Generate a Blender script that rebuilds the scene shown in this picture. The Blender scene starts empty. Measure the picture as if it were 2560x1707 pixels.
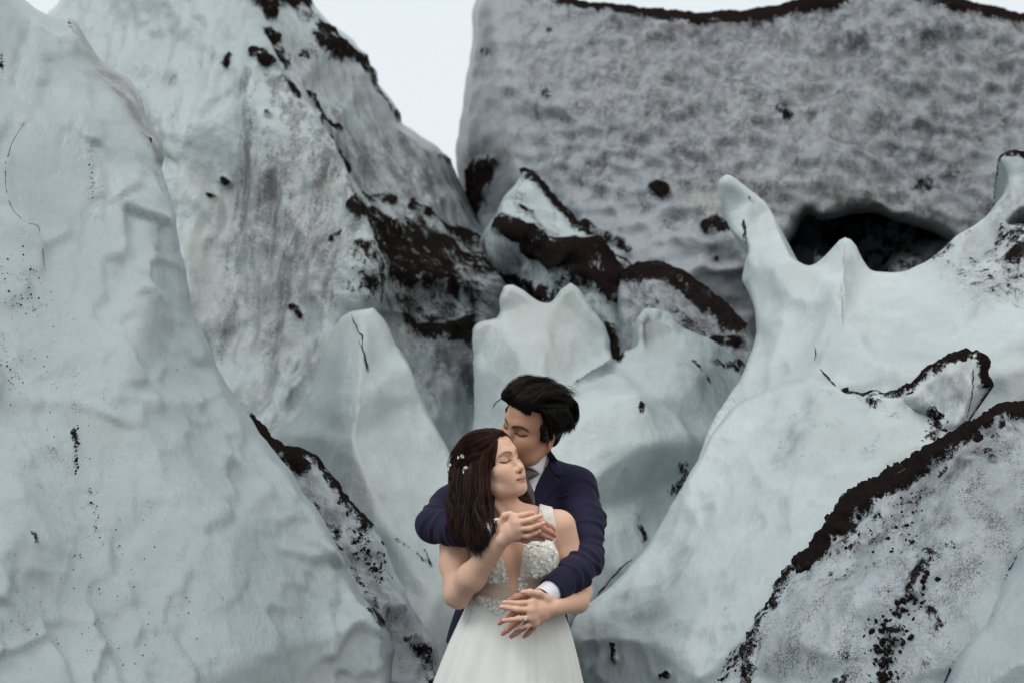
import bpy, bmesh, math, random
import numpy as np
from mathutils import Vector, Matrix
from mathutils.geometry import delaunay_2d_cdt

# ------------------------------------------------------------------ camera, sky, sun, exposure
SC = bpy.context.scene
C = SC.collection
FPX, HORIZON, CAMZ, Y0 = 3555.0, 1228.0, 1.35, 4.44        # focal length in photo pixels, eye line, eye height, couple's distance
cam = bpy.data.cameras.new('camera')
camo = bpy.data.objects.new('camera', cam); C.objects.link(camo)
camo.location = (0, 0, CAMZ); camo.rotation_euler = (math.pi/2, 0, 0)
cam.sensor_width = 36; cam.lens = FPX*36/2560
cam.shift_y = (HORIZON-853.5)/2560
cam.clip_start = 0.05; cam.clip_end = 2000
cam.dof.use_dof = True; cam.dof.focus_distance = 4.33; cam.dof.aperture_fstop = 3.4
SC.camera = camo

W = bpy.data.worlds.new('World'); SC.world = W; W.use_nodes = True
wn, wl = W.node_tree.nodes, W.node_tree.links; wn.clear()
SUN_EL, SUN_AZ = 50, -58            # degrees; azimuth from behind the camera, negative to the left
sky = wn.new('ShaderNodeTexSky'); sky.sky_type = 'NISHITA'; sky.sun_disc = False
sky.sun_elevation = math.radians(SUN_EL); sky.sun_rotation = math.radians(180+SUN_AZ)
sky.air_density = 1.5; sky.dust_density = 6.0; sky.ozone_density = 1.0
bg1 = wn.new('ShaderNodeBackground'); bg1.inputs['Strength'].default_value = 0.05
bg2 = wn.new('ShaderNodeBackground'); bg2.inputs['Strength'].default_value = 1.0
bg2.inputs['Color'].default_value = (0.80, 0.838, 0.842, 1)      # closed layer of cloud
tc = wn.new('ShaderNodeTexCoord'); sep = wn.new('ShaderNodeSeparateXYZ')
ramp = wn.new('ShaderNodeMapRange'); ramp.inputs['From Min'].default_value = 0.0; ramp.inputs['From Max'].default_value = 1.0
ramp.inputs['To Min'].default_value = 0.86; ramp.inputs['To Max'].default_value = 0.95
add = wn.new('ShaderNodeAddShader'); out = wn.new('ShaderNodeOutputWorld')
wl.new(tc.outputs['Generated'], sep.inputs[0]); wl.new(sep.outputs['Z'], ramp.inputs['Value'])
wl.new(ramp.outputs[0], bg2.inputs['Strength'])
wl.new(sky.outputs[0], bg1.inputs['Color']); wl.new(bg1.outputs[0], add.inputs[0]); wl.new(bg2.outputs[0], add.inputs[1])
wl.new(add.outputs[0], out.inputs['Surface'])

sl = bpy.data.lights.new('sun', 'SUN'); sl.energy = 1.5; sl.angle = math.radians(24); sl.color = (1.0, 0.96, 0.91)
so = bpy.data.objects.new('sun', sl); C.objects.link(so)
el, az = math.radians(SUN_EL), math.radians(SUN_AZ)
sdir = Vector((math.sin(az)*math.cos(el), -math.cos(az)*math.cos(el), math.sin(el)))   # towards the sun
so.rotation_euler = sdir.to_track_quat('Z', 'Y').to_euler()
so.location = sdir*30
SC.view_settings.view_transform = 'Standard'; SC.view_settings.look = 'None'
SC.view_settings.exposure = 0.0; SC.view_settings.gamma = 1.0; SC.view_settings.use_curve_mapping = False
SC.render.engine = 'CYCLES'
SC.cycles.use_denoising = True
SC.cycles.max_bounces = 8; SC.cycles.diffuse_bounces = 3; SC.cycles.glossy_bounces = 3; SC.cycles.transmission_bounces = 4
SC.cycles.use_adaptive_sampling = True
SC.cycles.filter_width = 1.5

# ------------------------------------------------------------------ helpers
def P(px, py, d):                      # a photo pixel at a distance -> a point of the place
    return np.stack([(np.asarray(px, float)-1280)/FPX*d, np.asarray(d, float)+0*np.asarray(px, float),
                     CAMZ+(HORIZON-np.asarray(py, float))/FPX*d], -1)

def tag(o, label=None, cat=None, group=None, kind=None):
    if label: o['label'] = label
    if cat: o['category'] = cat
    if group: o['group'] = group
    if kind: o['kind'] = kind
    return o

def empty(name, loc):
    o = bpy.data.objects.new(name, None); C.objects.link(o); o.location = loc; o.empty_display_size = .1
    return o

def mesh(name, V, F, mat, parent=None, loc=(0, 0, 0), smooth=True, attrs=None):
    """one mesh object; V in place coordinates, loc its origin (ignored under a parent: the parent's origin is used)"""
    V = np.asarray(V, float)
    org = np.array(parent.matrix_world.translation if parent is not None and parent.parent is None else loc, float)
    if parent is not None:
        p = parent; org = np.zeros(3)
        while p is not None: org += np.array(p.location); p = p.parent
    me = bpy.data.meshes.new(name)
    if isinstance(F, np.ndarray):
        n, k = F.shape
        me.vertices.add(len(V)); me.vertices.foreach_set('co', (V-org).astype(np.float32).ravel())
        me.loops.add(n*k); me.loops.foreach_set('vertex_index', F.astype(np.int32).ravel())
        me.polygons.add(n); me.polygons.foreach_set('loop_start', np.arange(0, n*k, k, dtype=np.int32))
        me.update(calc_edges=True); me.validate()
    else:
        me.from_pydata((V-org).tolist(), [], F)
    if smooth: me.polygons.foreach_set('use_smooth', np.ones(len(me.polygons), bool))
    for k, a in (attrs or {}).items():
        a = np.asarray(a, np.float32)
        if a.ndim == 1:
            at = me.attributes.new(k, 'FLOAT', 'POINT'); at.data.foreach_set('value', a)
        else:
            at = me.attributes.new(k, 'FLOAT_COLOR', 'POINT')
            at.data.foreach_set('color', np.concatenate([a, np.ones((len(a), 1), np.float32)], 1).ravel())
    me.update()
    o = bpy.data.objects.new(name, me); C.objects.link(o)
    if parent is not None: o.parent = parent
    else: o.location = org
    if mat: me.materials.append(mat)
    return o

def _h(ix, iy, iz, s=0):
    with np.errstate(over='ignore'):
        h = ix.astype(np.uint32)*np.uint32(374761393)+iy.astype(np.uint32)*np.uint32(668265263)+iz.astype(np.uint32)*np.uint32(2147483647)+np.uint32((s*974634211) & 0xffffffff)
        h = (h ^ (h >> np.uint32(13)))*np.uint32(1274126177); h = (h ^ (h >> np.uint32(16)))*np.uint32(2246822519)
        return ((h ^ (h >> np.uint32(15))) & np.uint32(0xffffff)).astype(np.float32)/np.float32(0xffffff)

def vnoise(p, s=0):                     # value noise 0..1
    i = np.floor(p); f = p-i; i = i.astype(np.int64); u = f*f*f*(f*(f*6-15)+10)
    r = 0
    for a in (0, 1):
        for b in (0, 1):
            for c in (0, 1):
                w = (u[..., 0] if a else 1-u[..., 0])*(u[..., 1] if b else 1-u[..., 1])*(u[..., 2] if c else 1-u[..., 2])
                r = r + w*_h(i[..., 0]+a, i[..., 1]+b, i[..., 2]+c, s)
    return r

_RM = np.array(Matrix.Rotation(.9, 3, 'X')@Matrix.Rotation(.7, 3, 'Y')@Matrix.Rotation(.5, 3, 'Z'))
def fbm(p, octv=4, s=0, gain=.5):
    r, a, t = 0, 1, 0
    for k in range(octv):
        p = p@_RM; r = r + a*vnoise(p*(2.03**k)+k*7.3, s+k); t += a; a *= gain
    return r/t

def ridged(p, octv=4, s=0, gain=.5):    # sharp crests between smooth hollows, about zero mean
    r, a, t = 0, 1, 0
    for k in range(octv):
        p = p@_RM; r = r+a*(1-np.abs(2*vnoise(p*(2.1**k)+k*5.7, s+k)-1)*1.6); t += a; a *= gain
    return r/t-.45

def worley(p, s=0):                     # distance to the nearest and second nearest feature point
    p = p.astype(np.float32); i = np.floor(p).astype(np.int32); f = p-i
    d1 = np.full(p.shape[:-1], 9., np.float32); d2 = d1.copy()
    for a in (-1, 0, 1):
        for b in (-1, 0, 1):
            for c in (-1, 0, 1):
                q0, q1, q2 = i[..., 0]+a, i[..., 1]+b, i[..., 2]+c
                h = _h(q0, q1, q2, s)*4096; u = np.floor(h)/4096; h = (h-np.floor(h))*64; v = (np.floor(h)+.5)/64; w = h-np.floor(h)
                d = (a+u-f[..., 0])**2+(b+v-f[..., 1])**2+(c+w-f[..., 2])**2
                d2 = np.minimum(d2, np.maximum(d, d1)); d1 = np.minimum(d1, d)
    return np.sqrt(d1), np.sqrt(d2)

def shells(p, s=0, k=24.0):             # for each point the offset from the nearest feature points (softly blended), and the distance
    p = p.astype(np.float32); i = np.floor(p).astype(np.int32); f = p-i; best = np.full(len(p), 9., np.float32); off = np.zeros_like(p); W_ = np.zeros(len(p), np.float32)
    for a in (-1, 0, 1):
        for b in (-1, 0, 1):
            for c in (-1, 0, 1):
                h = _h(i[:, 0]+a, i[:, 1]+b, i[:, 2]+c, s)*4096; u = np.floor(h)/4096; h = (h-np.floor(h))*64; v = (np.floor(h)+.5)/64; w = h-np.floor(h)
                o = np.stack([f[:, 0]-a-u, f[:, 1]-b-v, f[:, 2]-c-w], 1); d = (o*o).sum(1); g = np.exp(-k*d); off += o*g[:, None]; W_ += g; best = np.minimum(best, d)
    return off/np.maximum(W_, 1e-12)[:, None], np.sqrt(best)

def sstep(a, b, x):
    t = np.clip((x-a)/(b-a), 0, 1); return t*t*(3-2*t)

def seg_dist(Q, A, B):                  # points to a polyline's nearest point
    best = np.full(len(Q), 1e18); bp = np.zeros((len(Q), 2)); bt = np.zeros(len(Q))
    for k in range(len(A)):
        ab = B[k]-A[k]; t = np.clip(((Q-A[k])@ab)/max(ab@ab, 1e-9), 0, 1)
        c = A[k]+t[:, None]*ab; d = ((Q-c)**2).sum(1); m = d < best
        best[m] = d[m]; bp[m] = c[m]; bt[m] = k+t[m]
    return np.sqrt(best), bp, bt

def inside(Q, poly):
    r = np.zeros(len(Q), bool); x, y = Q[:, 0], Q[:, 1]; n = len(poly)
    for k in range(n):
        (x1, y1), (x2, y2) = poly[k], poly[(k+1) % n]
        c = ((y1 > y) != (y2 > y))
        with np.errstate(divide='ignore', invalid='ignore'):
            r ^= c & (x < (x2-x1)*(y-y1)/(y2-y1+1e-30)+x1)
    return r

def resample(poly, step, closed=True):  # Catmull-Rom through the given points
    p = np.array(poly, float); n = len(p); o = []
    for k in range(n if closed else n-1):
        if closed: a, b, c, d = p[k-1], p[k], p[(k+1) % n], p[(k+2) % n]
        else: a, b, c, d = p[max(k-1, 0)], p[k], p[k+1], p[min(k+2, n-1)]
        m = max(1, int(np.hypot(*(c-b)[:2])/step))
        for t in np.arange(m)/m:
            t2, t3 = t*t, t*t*t
            h = .35
            o.append((2*t3-3*t2+1)*b+(t3-2*t2+t)*h*(c-a)+(-2*t3+3*t2)*c+(t3-t2)*h*(d-b))
    if not closed: o.append(p[-1])
    return np.array(o)

def paint(Q, marks):
    """a wear/soiling mask from strokes: ('l', points, half width, strength[, feather]) or ('a', polygon, feather, strength)"""
    r = np.zeros(len(Q))
    for m in marks:
        pts = np.array(m[1], float); fe = m[4] if len(m) > 4 else 1.2
        pad = m[2]*(1+fe) if m[0] == 'l' else m[2]; lo, hi = pts.min(0)-pad, pts.max(0)+pad
        k = np.where(((Q >= lo) & (Q <= hi)).all(1))[0]
        if not len(k): continue
        q = Q[k]
        if m[0] == 'l':
            d, _, _ = seg_dist(q, pts[:-1], pts[1:]) if len(pts) > 1 else (np.hypot(*(q-pts[0]).T), 0, 0)
            v = m[3]*(1-sstep(m[2]*.35, m[2]*(1+fe), d))
        else:
            ins = inside(q, pts); d, _, _ = seg_dist(q, pts, np.roll(pts, -1, 0)); d = np.where(ins, d, -d)
            v = m[3]*sstep(-m[2], m[2], d)
        r[k] = np.maximum(r[k], v)
    return r

# ------------------------------------------------------------------ materials
class NT:
    def __init__(s, name):
        s.m = bpy.data.materials.new(name); s.m.use_nodes = True; s.t = s.m.node_tree; s.n = s.t.nodes; s.n.clear()
        s.o = s.n.new('ShaderNodeOutputMaterial'); s.b = s.n.new('ShaderNodeBsdfPrincipled'); s.t.links.new(s.b.outputs[0], s.o.inputs[0])
        s.c = s.n.new('ShaderNodeTexCoord').outputs['Object']
    def link(s, a, b): s.t.links.new(a, b)
    def put(s, inp, v):
        if hasattr(v, 'is_linked') or hasattr(v, 'links'): s.link(v, inp)
        else: inp.default_value = v
    def math(s, op, a, b=0.0, c=None, clamp=False):
        n = s.n.new('ShaderNodeMath'); n.operation = op; n.use_clamp = clamp
        s.put(n.inputs[0], a); s.put(n.inputs[1], b)
        if c is not None: s.put(n.inputs[2], c)
        return n.outputs[0]
    def noise(s, scale, detail=3, rough=.55, vec=None, dist=0.0, out='Fac'):
        n = s.n.new('ShaderNodeTexNoise'); n.inputs['Scale'].default_value = scale; n.inputs['Detail'].default_value = detail
        n.inputs['Roughness'].default_value = rough; n.inputs['Distortion'].default_value = dist
        s.link(vec or s.c, n.inputs['Vector']); return n.outputs[out]
    def voro(s, scale, feature='F1', vec=None, out='Distance'):
        n = s.n.new('ShaderNodeTexVoronoi'); n.feature = feature; n.inputs['Scale'].default_value = scale
        s.link(vec or s.c, n.inputs['Vector']); return n.outputs[out]
    def mapping(s, sc=(1, 1, 1), rot=(0, 0, 0), loc=(0, 0, 0)):
        n = s.n.new('ShaderNodeMapping'); n.inputs['Scale'].default_value = sc; n.inputs['Rotation'].default_value = rot; n.inputs['Location'].default_value = loc
        s.link(s.c, n.inputs['Vector']); return n.outputs[0]
    def attr(s, name, out='Fac'):
        n = s.n.new('ShaderNodeAttribute'); n.attribute_name = name; return n.outputs[out]
    def rng(s, v, a, b, c=0.0, d=1.0, smooth=True):
        n = s.n.new('ShaderNodeMapRange'); n.interpolation_type = 'SMOOTHSTEP' if smooth else 'LINEAR'
        s.put(n.inputs['Value'], v); s.put(n.inputs['From Min'], a); s.put(n.inputs['From Max'], b); s.put(n.inputs['To Min'], c); s.put(n.inputs['To Max'], d)
        return n.outputs[0]
    def mix(s, f, a, b):
        n = s.n.new('ShaderNodeMix'); n.data_type = 'RGBA'; s.put(n.inputs[0], f)
        s.put(n.inputs[6], a if not isinstance(a, tuple) else (*a, 1)[:4]); s.put(n.inputs[7], b if not isinstance(b, tuple) else (*b, 1)[:4])
        return n.outputs[2]
    def bump(s, h, strength, dist, normal=None):
        n = s.n.new('ShaderNodeBump'); n.inputs['Strength'].default_value = strength; n.inputs['Distance'].default_value = dist
        s.link(h, n.inputs['Height'])
        if normal: s.link(normal, n.inputs['Normal'])
        return n.outputs[0]
    def done(s, color, rough=.6, normal=None, spec=.4, **kw):
        s.put(s.b.inputs['Base Color'], color if not isinstance(color, tuple) else (*color, 1)[:4]); s.put(s.b.inputs['Roughness'], rough)
        s.put(s.b.inputs['Specular IOR Level'], spec)
        if normal: s.link(normal, s.b.inputs['Normal'])
        for k, v in kw.items():
            i = s.b.inputs[k.replace('_', ' ')]; i.default_value = v
        return s.m

ASH = (0.0105, 0.0080, 0.0078)
t = NT('black_ash'); v = t.noise(160, 4, .7); M_ash = t.done(t.mix(t.rng(v, .4, .7), ASH, (.026, .020, .019)), 1.0, t.bump(v, .8, .006), .02)
def ice_material(name, base, deep, scale=1.0, specks=1.0, grime_c=(.115, .108, .117), wet=0.34, mottle=.45, bumpy=1.4, streaky=(1, 1, .3), rot=0.0, gs=13, patchy=1.0):
    """glacier ice: blue-white body, olive silt, grey grime, grains and clumps of black ash from the masks"""
    t = NT(name)
    n1 = t.noise(1.6*scale, 4, .6); n2 = t.noise(8*scale, 6, .68); n3 = t.noise(30*scale, 5, .7, t.mapping(streaky, (0, math.radians(rot), 0)))
    col = t.mix(t.rng(n1, .34, .66), deep, base)
    col = t.mix(t.math('MULTIPLY', t.rng(n2, .46, .70), mottle), col, tuple(min(1, c*1.22) for c in base))
    col = t.mix(t.math('MULTIPLY', t.rng(n3, .52, .74), mottle*.7), col, tuple(c*.74 for c in deep))          # bubbly and clear layers
    # olive silt frozen into the ice
    ti = t.attr('tint'); col = t.mix(t.math('MULTIPLY', ti, t.rng(n2, .30, .70, .10, .9)), col, (.27, .275, .235))
    # grey grime, denser in streaks
    gr = t.attr('grime'); streak = t.noise(gs*scale, 7, .75, t.mapping(streaky, (0, math.radians(rot), 0)))
    g = t.math('MULTIPLY', gr, t.rng(streak, .38, .62, .10, 1.3)); col = t.mix(t.math('MINIMUM', g, .92), col, grime_c)
    # separate grains and dust
    sp = t.attr('speck'); v = t.noise(260*scale, 4, .75, t.mapping((1, 1, .7))); vm = t.noise(16*scale, 5, .7, t.mapping(streaky, (0, math.radians(rot), 0)))
    sd = t.math('ADD', t.math('MULTIPLY', sp, .12*specks), t.math('MULTIPLY', t.math('SUBTRACT', vm, .52), patchy))
    sf = t.rng(t.math('ADD', v, sd), .68, .76)
    sf = t.math('MULTIPLY', sf, t.rng(sp, .01, .2)); col = t.mix(t.math('MULTIPLY', sf, .8), col, (.032, .026, .028))
    # clumped ash, feathering out into grains
    di = t.attr('dirt'); nd = t.noise(22*scale, 10, .76, t.mapping((1, 1, .75), (0, math.radians(rot), 0)))
    dd = t.math('ADD', t.math('ADD', di, t.math('MULTIPLY', t.math('SUBTRACT', nd, .5), 2.5)), t.math('MULTIPLY', t.math('SUBTRACT', v, .5), 1.0))
    df = t.math('MULTIPLY', t.rng(dd, .48, .60), t.rng(di, .02, .2)); ash = t.mix(t.rng(v, .45, .7), ASH, (.026, .020, .019))
    col = t.mix(df, col, ash)
    nb = t.bump(t.math('ADD', t.math('ADD', t.math('MULTIPLY', n3, .8), t.math('MULTIPLY', n2, bumpy)), t.math('MULTIPLY', t.math('MULTIPLY', df, v), 1.8)), .42, .022/scale)
    m = t.done(col, t.rng(df, 0, 1, wet, 1.0), nb, .4); t.put(t.b.inputs['Specular IOR Level'], t.rng(df, 0, 1, .4, .0)); return m

# ------------------------------------------------------------------ ice formations
def relief(outline, ctrl=(), ridges=(), holes=(), step=7, edge=60, edge_r=.25, jag=0, thick=1.0, disp=None, masks=None, crease=3, cap=True, seed=0, crust=.0, grime_mul=None):
    """A solid whose outline and inner relief are given as (px, py, distance). Returns vertices, faces, masks."""
    out = resample(outline, step*1.5); poly = out[:, :2].copy()
    if jag:
        q = np.concatenate([poly/step*.16, np.zeros((len(poly), 1))], 1)
        poly += jag*np.stack([fbm(q, 4, seed+5)-.5, fbm(q+31, 4, seed+6)-.5], 1)*2
    cp = [tuple(p) for p in outline]; ed = []
    n0 = len(cp); ed += [(i, (i+1) % n0) for i in range(n0)]
    for r in ridges:
        s = len(cp); cp += [tuple(p) for p in r]; ed += [(s+i, s+i+1) for i in range(len(r)-1)]
    cp += [tuple(p) for p in ctrl]
    rv, re, rf, ov, oe, of = delaunay_2d_cdt([Vector(p[:2]) for p in cp], ed, [], 0, 1e-4)
    rz = np.array([np.mean([cp[i][2] for i in o]) if o else np.nan for o in ov]); rv = np.array([tuple(v) for v in rv])
    for i in np.where(np.isnan(rz))[0]:
        d = np.hypot(*(np.array([p[:2] for p in cp])-rv[i]).T); j = np.argsort(d)[:3]; rz[i] = np.average([cp[k][2] for k in j], weights=1/(d[j]+1))
    x0, y0 = poly.min(0)-step*2; x1, y1 = poly.max(0)+step*2
    gx = np.arange(x0, x1, step); gy = np.arange(y0, y1, step); X, Y = np.meshgrid(gx, gy); sh = X.shape
    D = np.full(sh, np.nan)
    for f in rf:
        a, b, c = rv[f[0]], rv[f[1]], rv[f[2]]
        i0, i1 = int((min(a[0], b[0], c[0])-x0)/step)-1, int((max(a[0], b[0], c[0])-x0)/step)+2
        j0, j1 = int((min(a[1], b[1], c[1])-y0)/step)-1, int((max(a[1], b[1], c[1])-y0)/step)+2
        i0, j0 = max(i0, 0), max(j0, 0); xs, ys = X[j0:j1, i0:i1], Y[j0:j1, i0:i1]
        de = (b[1]-c[1])*(a[0]-c[0])+(c[0]-b[0])*(a[1]-c[1])
        if abs(de) < 1e-9 or xs.size == 0: continue
        u = ((b[1]-c[1])*(xs-c[0])+(c[0]-b[0])*(ys-c[1]))/de; v = ((c[1]-a[1])*(xs-c[0])+(a[0]-c[0])*(ys-c[1]))/de; w = 1-u-v
        m = (u > -.02) & (v > -.02) & (w > -.02); D[j0:j1, i0:i1][m] = (u*rz[f[0]]+v*rz[f[1]]+w*rz[f[2]])[m]
    for _ in range(40):                               # fill the margin
        bad = np.isnan(D)
        if not bad.any(): break
        Pd = np.pad(D, 1, constant_values=np.nan); st = np.stack([Pd[:-2, 1:-1], Pd[2:, 1:-1], Pd[1:-1, :-2], Pd[1:-1, 2:]])
        with np.errstate(all='ignore'):
            import warnings; warnings.simplefilter('ignore'); mm = np.nanmean(st, 0)
        D[bad] = mm[bad]
    D[np.isnan(D)] = np.nanmean(D)
    for _ in range(crease):                           # soften creases
        Pd = np.pad(D, 1, mode='edge'); D = (D*2+Pd[:-2, 1:-1]+Pd[2:, 1:-1]+Pd[1:-1, :-2]+Pd[1:-1, 2:])/6
    Q = np.stack([X.ravel(), Y.ravel()], 1)
    loops = [poly]+[resample(h, step*1.5) for h in holes]
    A = np.concatenate(loops); B = np.concatenate([np.roll(l, -1, 0) for l in loops])
    ins = inside(Q, poly)
    for l in loops[1:]: ins &= ~inside(Q, l)
    # distance to the outline, in blocks for speed
    dist = np.zeros(len(Q)); near = Q.copy()
    G = 10; ci = (np.arange(sh[0])//G)[:, None]*1000+(np.arange(sh[1])//G)[None]; ci = ci.ravel()
    mids = (A+B)/2; hl = np.hypot(*(B-A).T)/2
    for k in np.unique(ci):
        m = np.where(ci == k)[0]; q = Q[m]; mid = q.mean(0); rad = np.hypot(*(q-mid).T).max()
        dm = np.hypot(*(mids-mid).T)-hl; dd = [dm.min()+2*hl.max()]
        if dm.min() > edge+rad+3*step: dist[m] = 1e4; continue
        s = np.hypot(*(mids-mid).T)-hl <= dd[0]+2*rad+1e-6
        dist[m], near[m], _ = seg_dist(q, A[s], B[s])
    im = ins.reshape(sh)
    quads = im[:-1, :-1] | im[1:, :-1] | im[:-1, 1:] | im[1:, 1:]
    idx = np.arange(Q.shape[0]).reshape(sh)
    F = np.stack([idx[:-1, :-1][quads], idx[1:, :-1][quads], idx[1:, 1:][quads], idx[:-1, 1:][quads]], 1)
    used = np.unique(F); rem = np.full(len(Q), -1); rem[used] = np.arange(len(used)); F = rem[F]
    q = np.where(ins[used, None], Q[used], near[used]); d = np.where(ins[used], dist[used], 0); z = D.ravel()[used]
    e = np.clip(1-d/edge, 0, 1); z = z+edge_r*(1-np.sqrt(np.clip(1-e*e, 0, 1)))
    V = P(q[:, 0], q[:, 1], z)
    mk = {k: paint(q, v) for k, v in (masks or {}).items()}
    for k in ('dirt', 'grime', 'speck', 'tint'): mk.setdefault(k, np.zeros(len(q)))
    def normals(V):
        a, b, c, dd = (V[F[:, i]] for i in range(4)); n = np.cross(c-a, dd-b); N = np.zeros_like(V)
        for i in range(4): np.add.at(N, F[:, i], n)
        N /= np.linalg.norm(N, axis=1, keepdims=True)+1e-12; return N
    N = normals(V); N *= np.sign((N*(V-np.array([0, 0, CAMZ]))).sum(1).mean())*-1
    fade = sstep(0, edge*.6, d)*.85+.15
    view = np.array([0, 0, CAMZ])-V; view /= np.linalg.norm(view, axis=1, keepdims=True); w = (sstep(0, edge*1.5, d)*.8)[:, None]; N2 = N*w+view*(1-w); N2 /= np.linalg.norm(N2, axis=1, keepdims=True)
    if disp is not None: V = V+N2*(disp(V, q)*fade)[:, None]
    if crust:                                          # ash lies on the ice as a rough layer
        a = sstep(.40, .9, mk['dirt']+.9*(fbm(V*11, 4, seed+3)-.5)); V = V+(N*.6+view*.4)*(a*crust*(.1+1.6*fbm(V*26, 4, seed+9)))[:, None]
    if grime_mul is not None: mk['grime'] = mk['grime']*grime_mul(V, q)
    # side wall and back
    e1 = np.concatenate([F[:, [0, 1]], F[:, [1, 2]], F[:, [2, 3]], F[:, [3, 0]]]); key = np.minimum(e1[:, 0], e1[:, 1]).astype(np.int64)*10**7+np.maximum(e1[:, 0], e1[:, 1])
    u, inv, cnt = np.unique(key, return_inverse=True, return_counts=True); be = e1[cnt[inv] == 1]; be = be[be[:, 0] != be[:, 1]]
    bv = np.unique(be); m2 = np.full(len(V), -1); m2[bv] = len(V)+np.arange(len(bv)); cen = V.mean(0)
    qb = q[bv]; qc = q.mean(0); qb = qb+(qc-qb)*np.minimum(.35, 160/np.maximum(np.hypot(*(qc-qb).T), 1))[:, None]; Bk = P(qb[:, 0], qb[:, 1], z[bv]+thick)
    side = np.stack([be[:, 1], be[:, 0], m2[be[:, 0]], m2[be[:, 1]]], 1)
    front = (q, V.copy(), N2, d)
    n = len(V); V = np.concatenate([V, Bk]); F = np.concatenate([F, side]); mk = {k: np.concatenate([v, v[bv]]) for k, v in mk.items()}
    return V, F, mk, front

from mathutils.kdtree import KDTree
_g = bmesh.new(); bmesh.ops.create_icosphere(_g, subdivisions=1, radius=1.0); _gv = np.array([v.co for v in _g.verts]); _gf = np.array([[v.index for v in f.verts] for f in _g.faces]); _g.free()
def lumps(c, r, rng, flat=.7):
    """small broken clods, one per centre"""
    n, k = len(c), len(_gv); sc = r[:, None, None]*rng.uniform(.55, 1.25, (n, 1, 3)); V = _gv[None]*sc*rng.uniform(.75, 1.25, (n, k, 1)); a = rng.uniform(0, 6.28, n); ca, sa = np.cos(a)[:, None], np.sin(a)[:, None]
    V = np.stack([V[..., 0]*ca-V[..., 2]*sa, V[..., 1]*flat, V[..., 0]*sa+V[..., 2]*ca], -1)+c[:, None]
    return V.reshape(-1, 3), (_gf[None]+np.arange(n)[:, None, None]*k).reshape(-1, 3)

def formation(name, label, cat, mat, group=None, seams=(), grains=(), **kw):
    """seams: (points, half width in pixels) thin lines of ash; grains: (strip points or polygon, spread, count, size in m)"""
    V, F, mk, (q, Vf, Nf, d) = relief(**kw)
    z0 = V[:, 2].min(); base = (float((V[:, 0].min()+V[:, 0].max())/2), float(V[:, 1].mean()), max(0.0, float(z0)))
    o = mesh(name, V, F, mat, None, base, True, mk); tag(o, label, cat, group); rng = np.random.default_rng(kw.get('seed', 0)+100)
    if seams or grains:
        kd = KDTree(len(q)); [kd.insert((x, y, 0), i) for i, (x, y) in enumerate(q)]; kd.balance()
        def at(p):
            r = kd.find_n((p[0], p[1], 0), 3); w = np.array([1/(t[2]+.5) for t in r]); w /= w.sum(); i = [t[1] for t in r]
            dep = (Vf[i, 1]*w).sum(); return P(p[0], p[1], dep), Nf[i[0]]
    for pts, hw in seams:
        p = resample([tuple(x[:2]) for x in pts], 5, False); p = p+np.stack([fbm(np.c_[p*.06, np.zeros(len(p))], 3, 3)-.5, fbm(np.c_[p*.06+50, np.zeros(len(p))], 3, 4)-.5], 1)*9
        A = [at(x) for x in p]; C_ = np.array([a[0] for a in A]); n = len(C_); T_ = np.gradient(C_, axis=0); T_ /= np.linalg.norm(T_, axis=1, keepdims=True)+1e-9
        vw = np.array([0, 0, CAMZ])-C_; vw /= np.linalg.norm(vw, axis=1, keepdims=True); U = np.cross(T_, vw); U /= np.linalg.norm(U, axis=1, keepdims=True)+1e-9; W_ = np.cross(U, T_)
        r = hw/FPX*C_[:, 1]*(.25+1.5*fbm(np.c_[p*.12, np.zeros(n)], 3, 8)**1.3)*np.minimum(1, np.minimum(np.arange(n)+.3, n-.7-np.arange(n))/3); m = 6
        R = np.concatenate([C_[:, None]+r[:, None, None]*(math.cos(6.283*j/m)*U[:, None]+.6*math.sin(6.283*j/m)*W_[:, None]) for j in range(m)], 1)
        ix = np.arange(n*m).reshape(n, m); nx = np.roll(ix, -1, 1); mesh('ash_seam', R.reshape(-1, 3), np.stack([ix[:-1].ravel(), ix[1:].ravel(), nx[1:].ravel(), nx[:-1].ravel()], 1), M_ash, o)
    if grains:
        cs, rs = [], []
        for pts, spread, n, size in grains:
            p = np.array([x[:2] for x in pts], float); L = np.r_[0, np.cumsum(np.hypot(*np.diff(p, axis=0).T))]; u = rng.uniform(0, L[-1], n)
            c = np.stack([np.interp(u, L, p[:, 0]), np.interp(u, L, p[:, 1])], 1)+rng.normal(0, 1, (n, 2))*spread; c = c[inside(c, np.array([x[:2] for x in kw['outline']]))]
            for x in c: cs.append(at(x)[0]); rs.append(size*rng.uniform(.35, 1)**2*1.6)
        A, B_ = lumps(np.array(cs), np.array(rs), rng); tag(mesh('ash_clods', A, B_, M_ash, o, smooth=False), kind='stuff')
    return o

# ------------------------------------------------------------------ the glacier front
def zz(pts, o): return [(o[0]+p[0]/o[2], o[1]+p[1]/o[2])+tuple(p[2:]) for p in pts]
Z4, Z5, Z6, Z7, Z8, ZF = (0, 0, 1.742), (0, 850, 1.8296), (550, 0, 1.742), (1600, 350, 2.4125), (1400, 850, 1.829), (0, 0, .91875)

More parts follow.
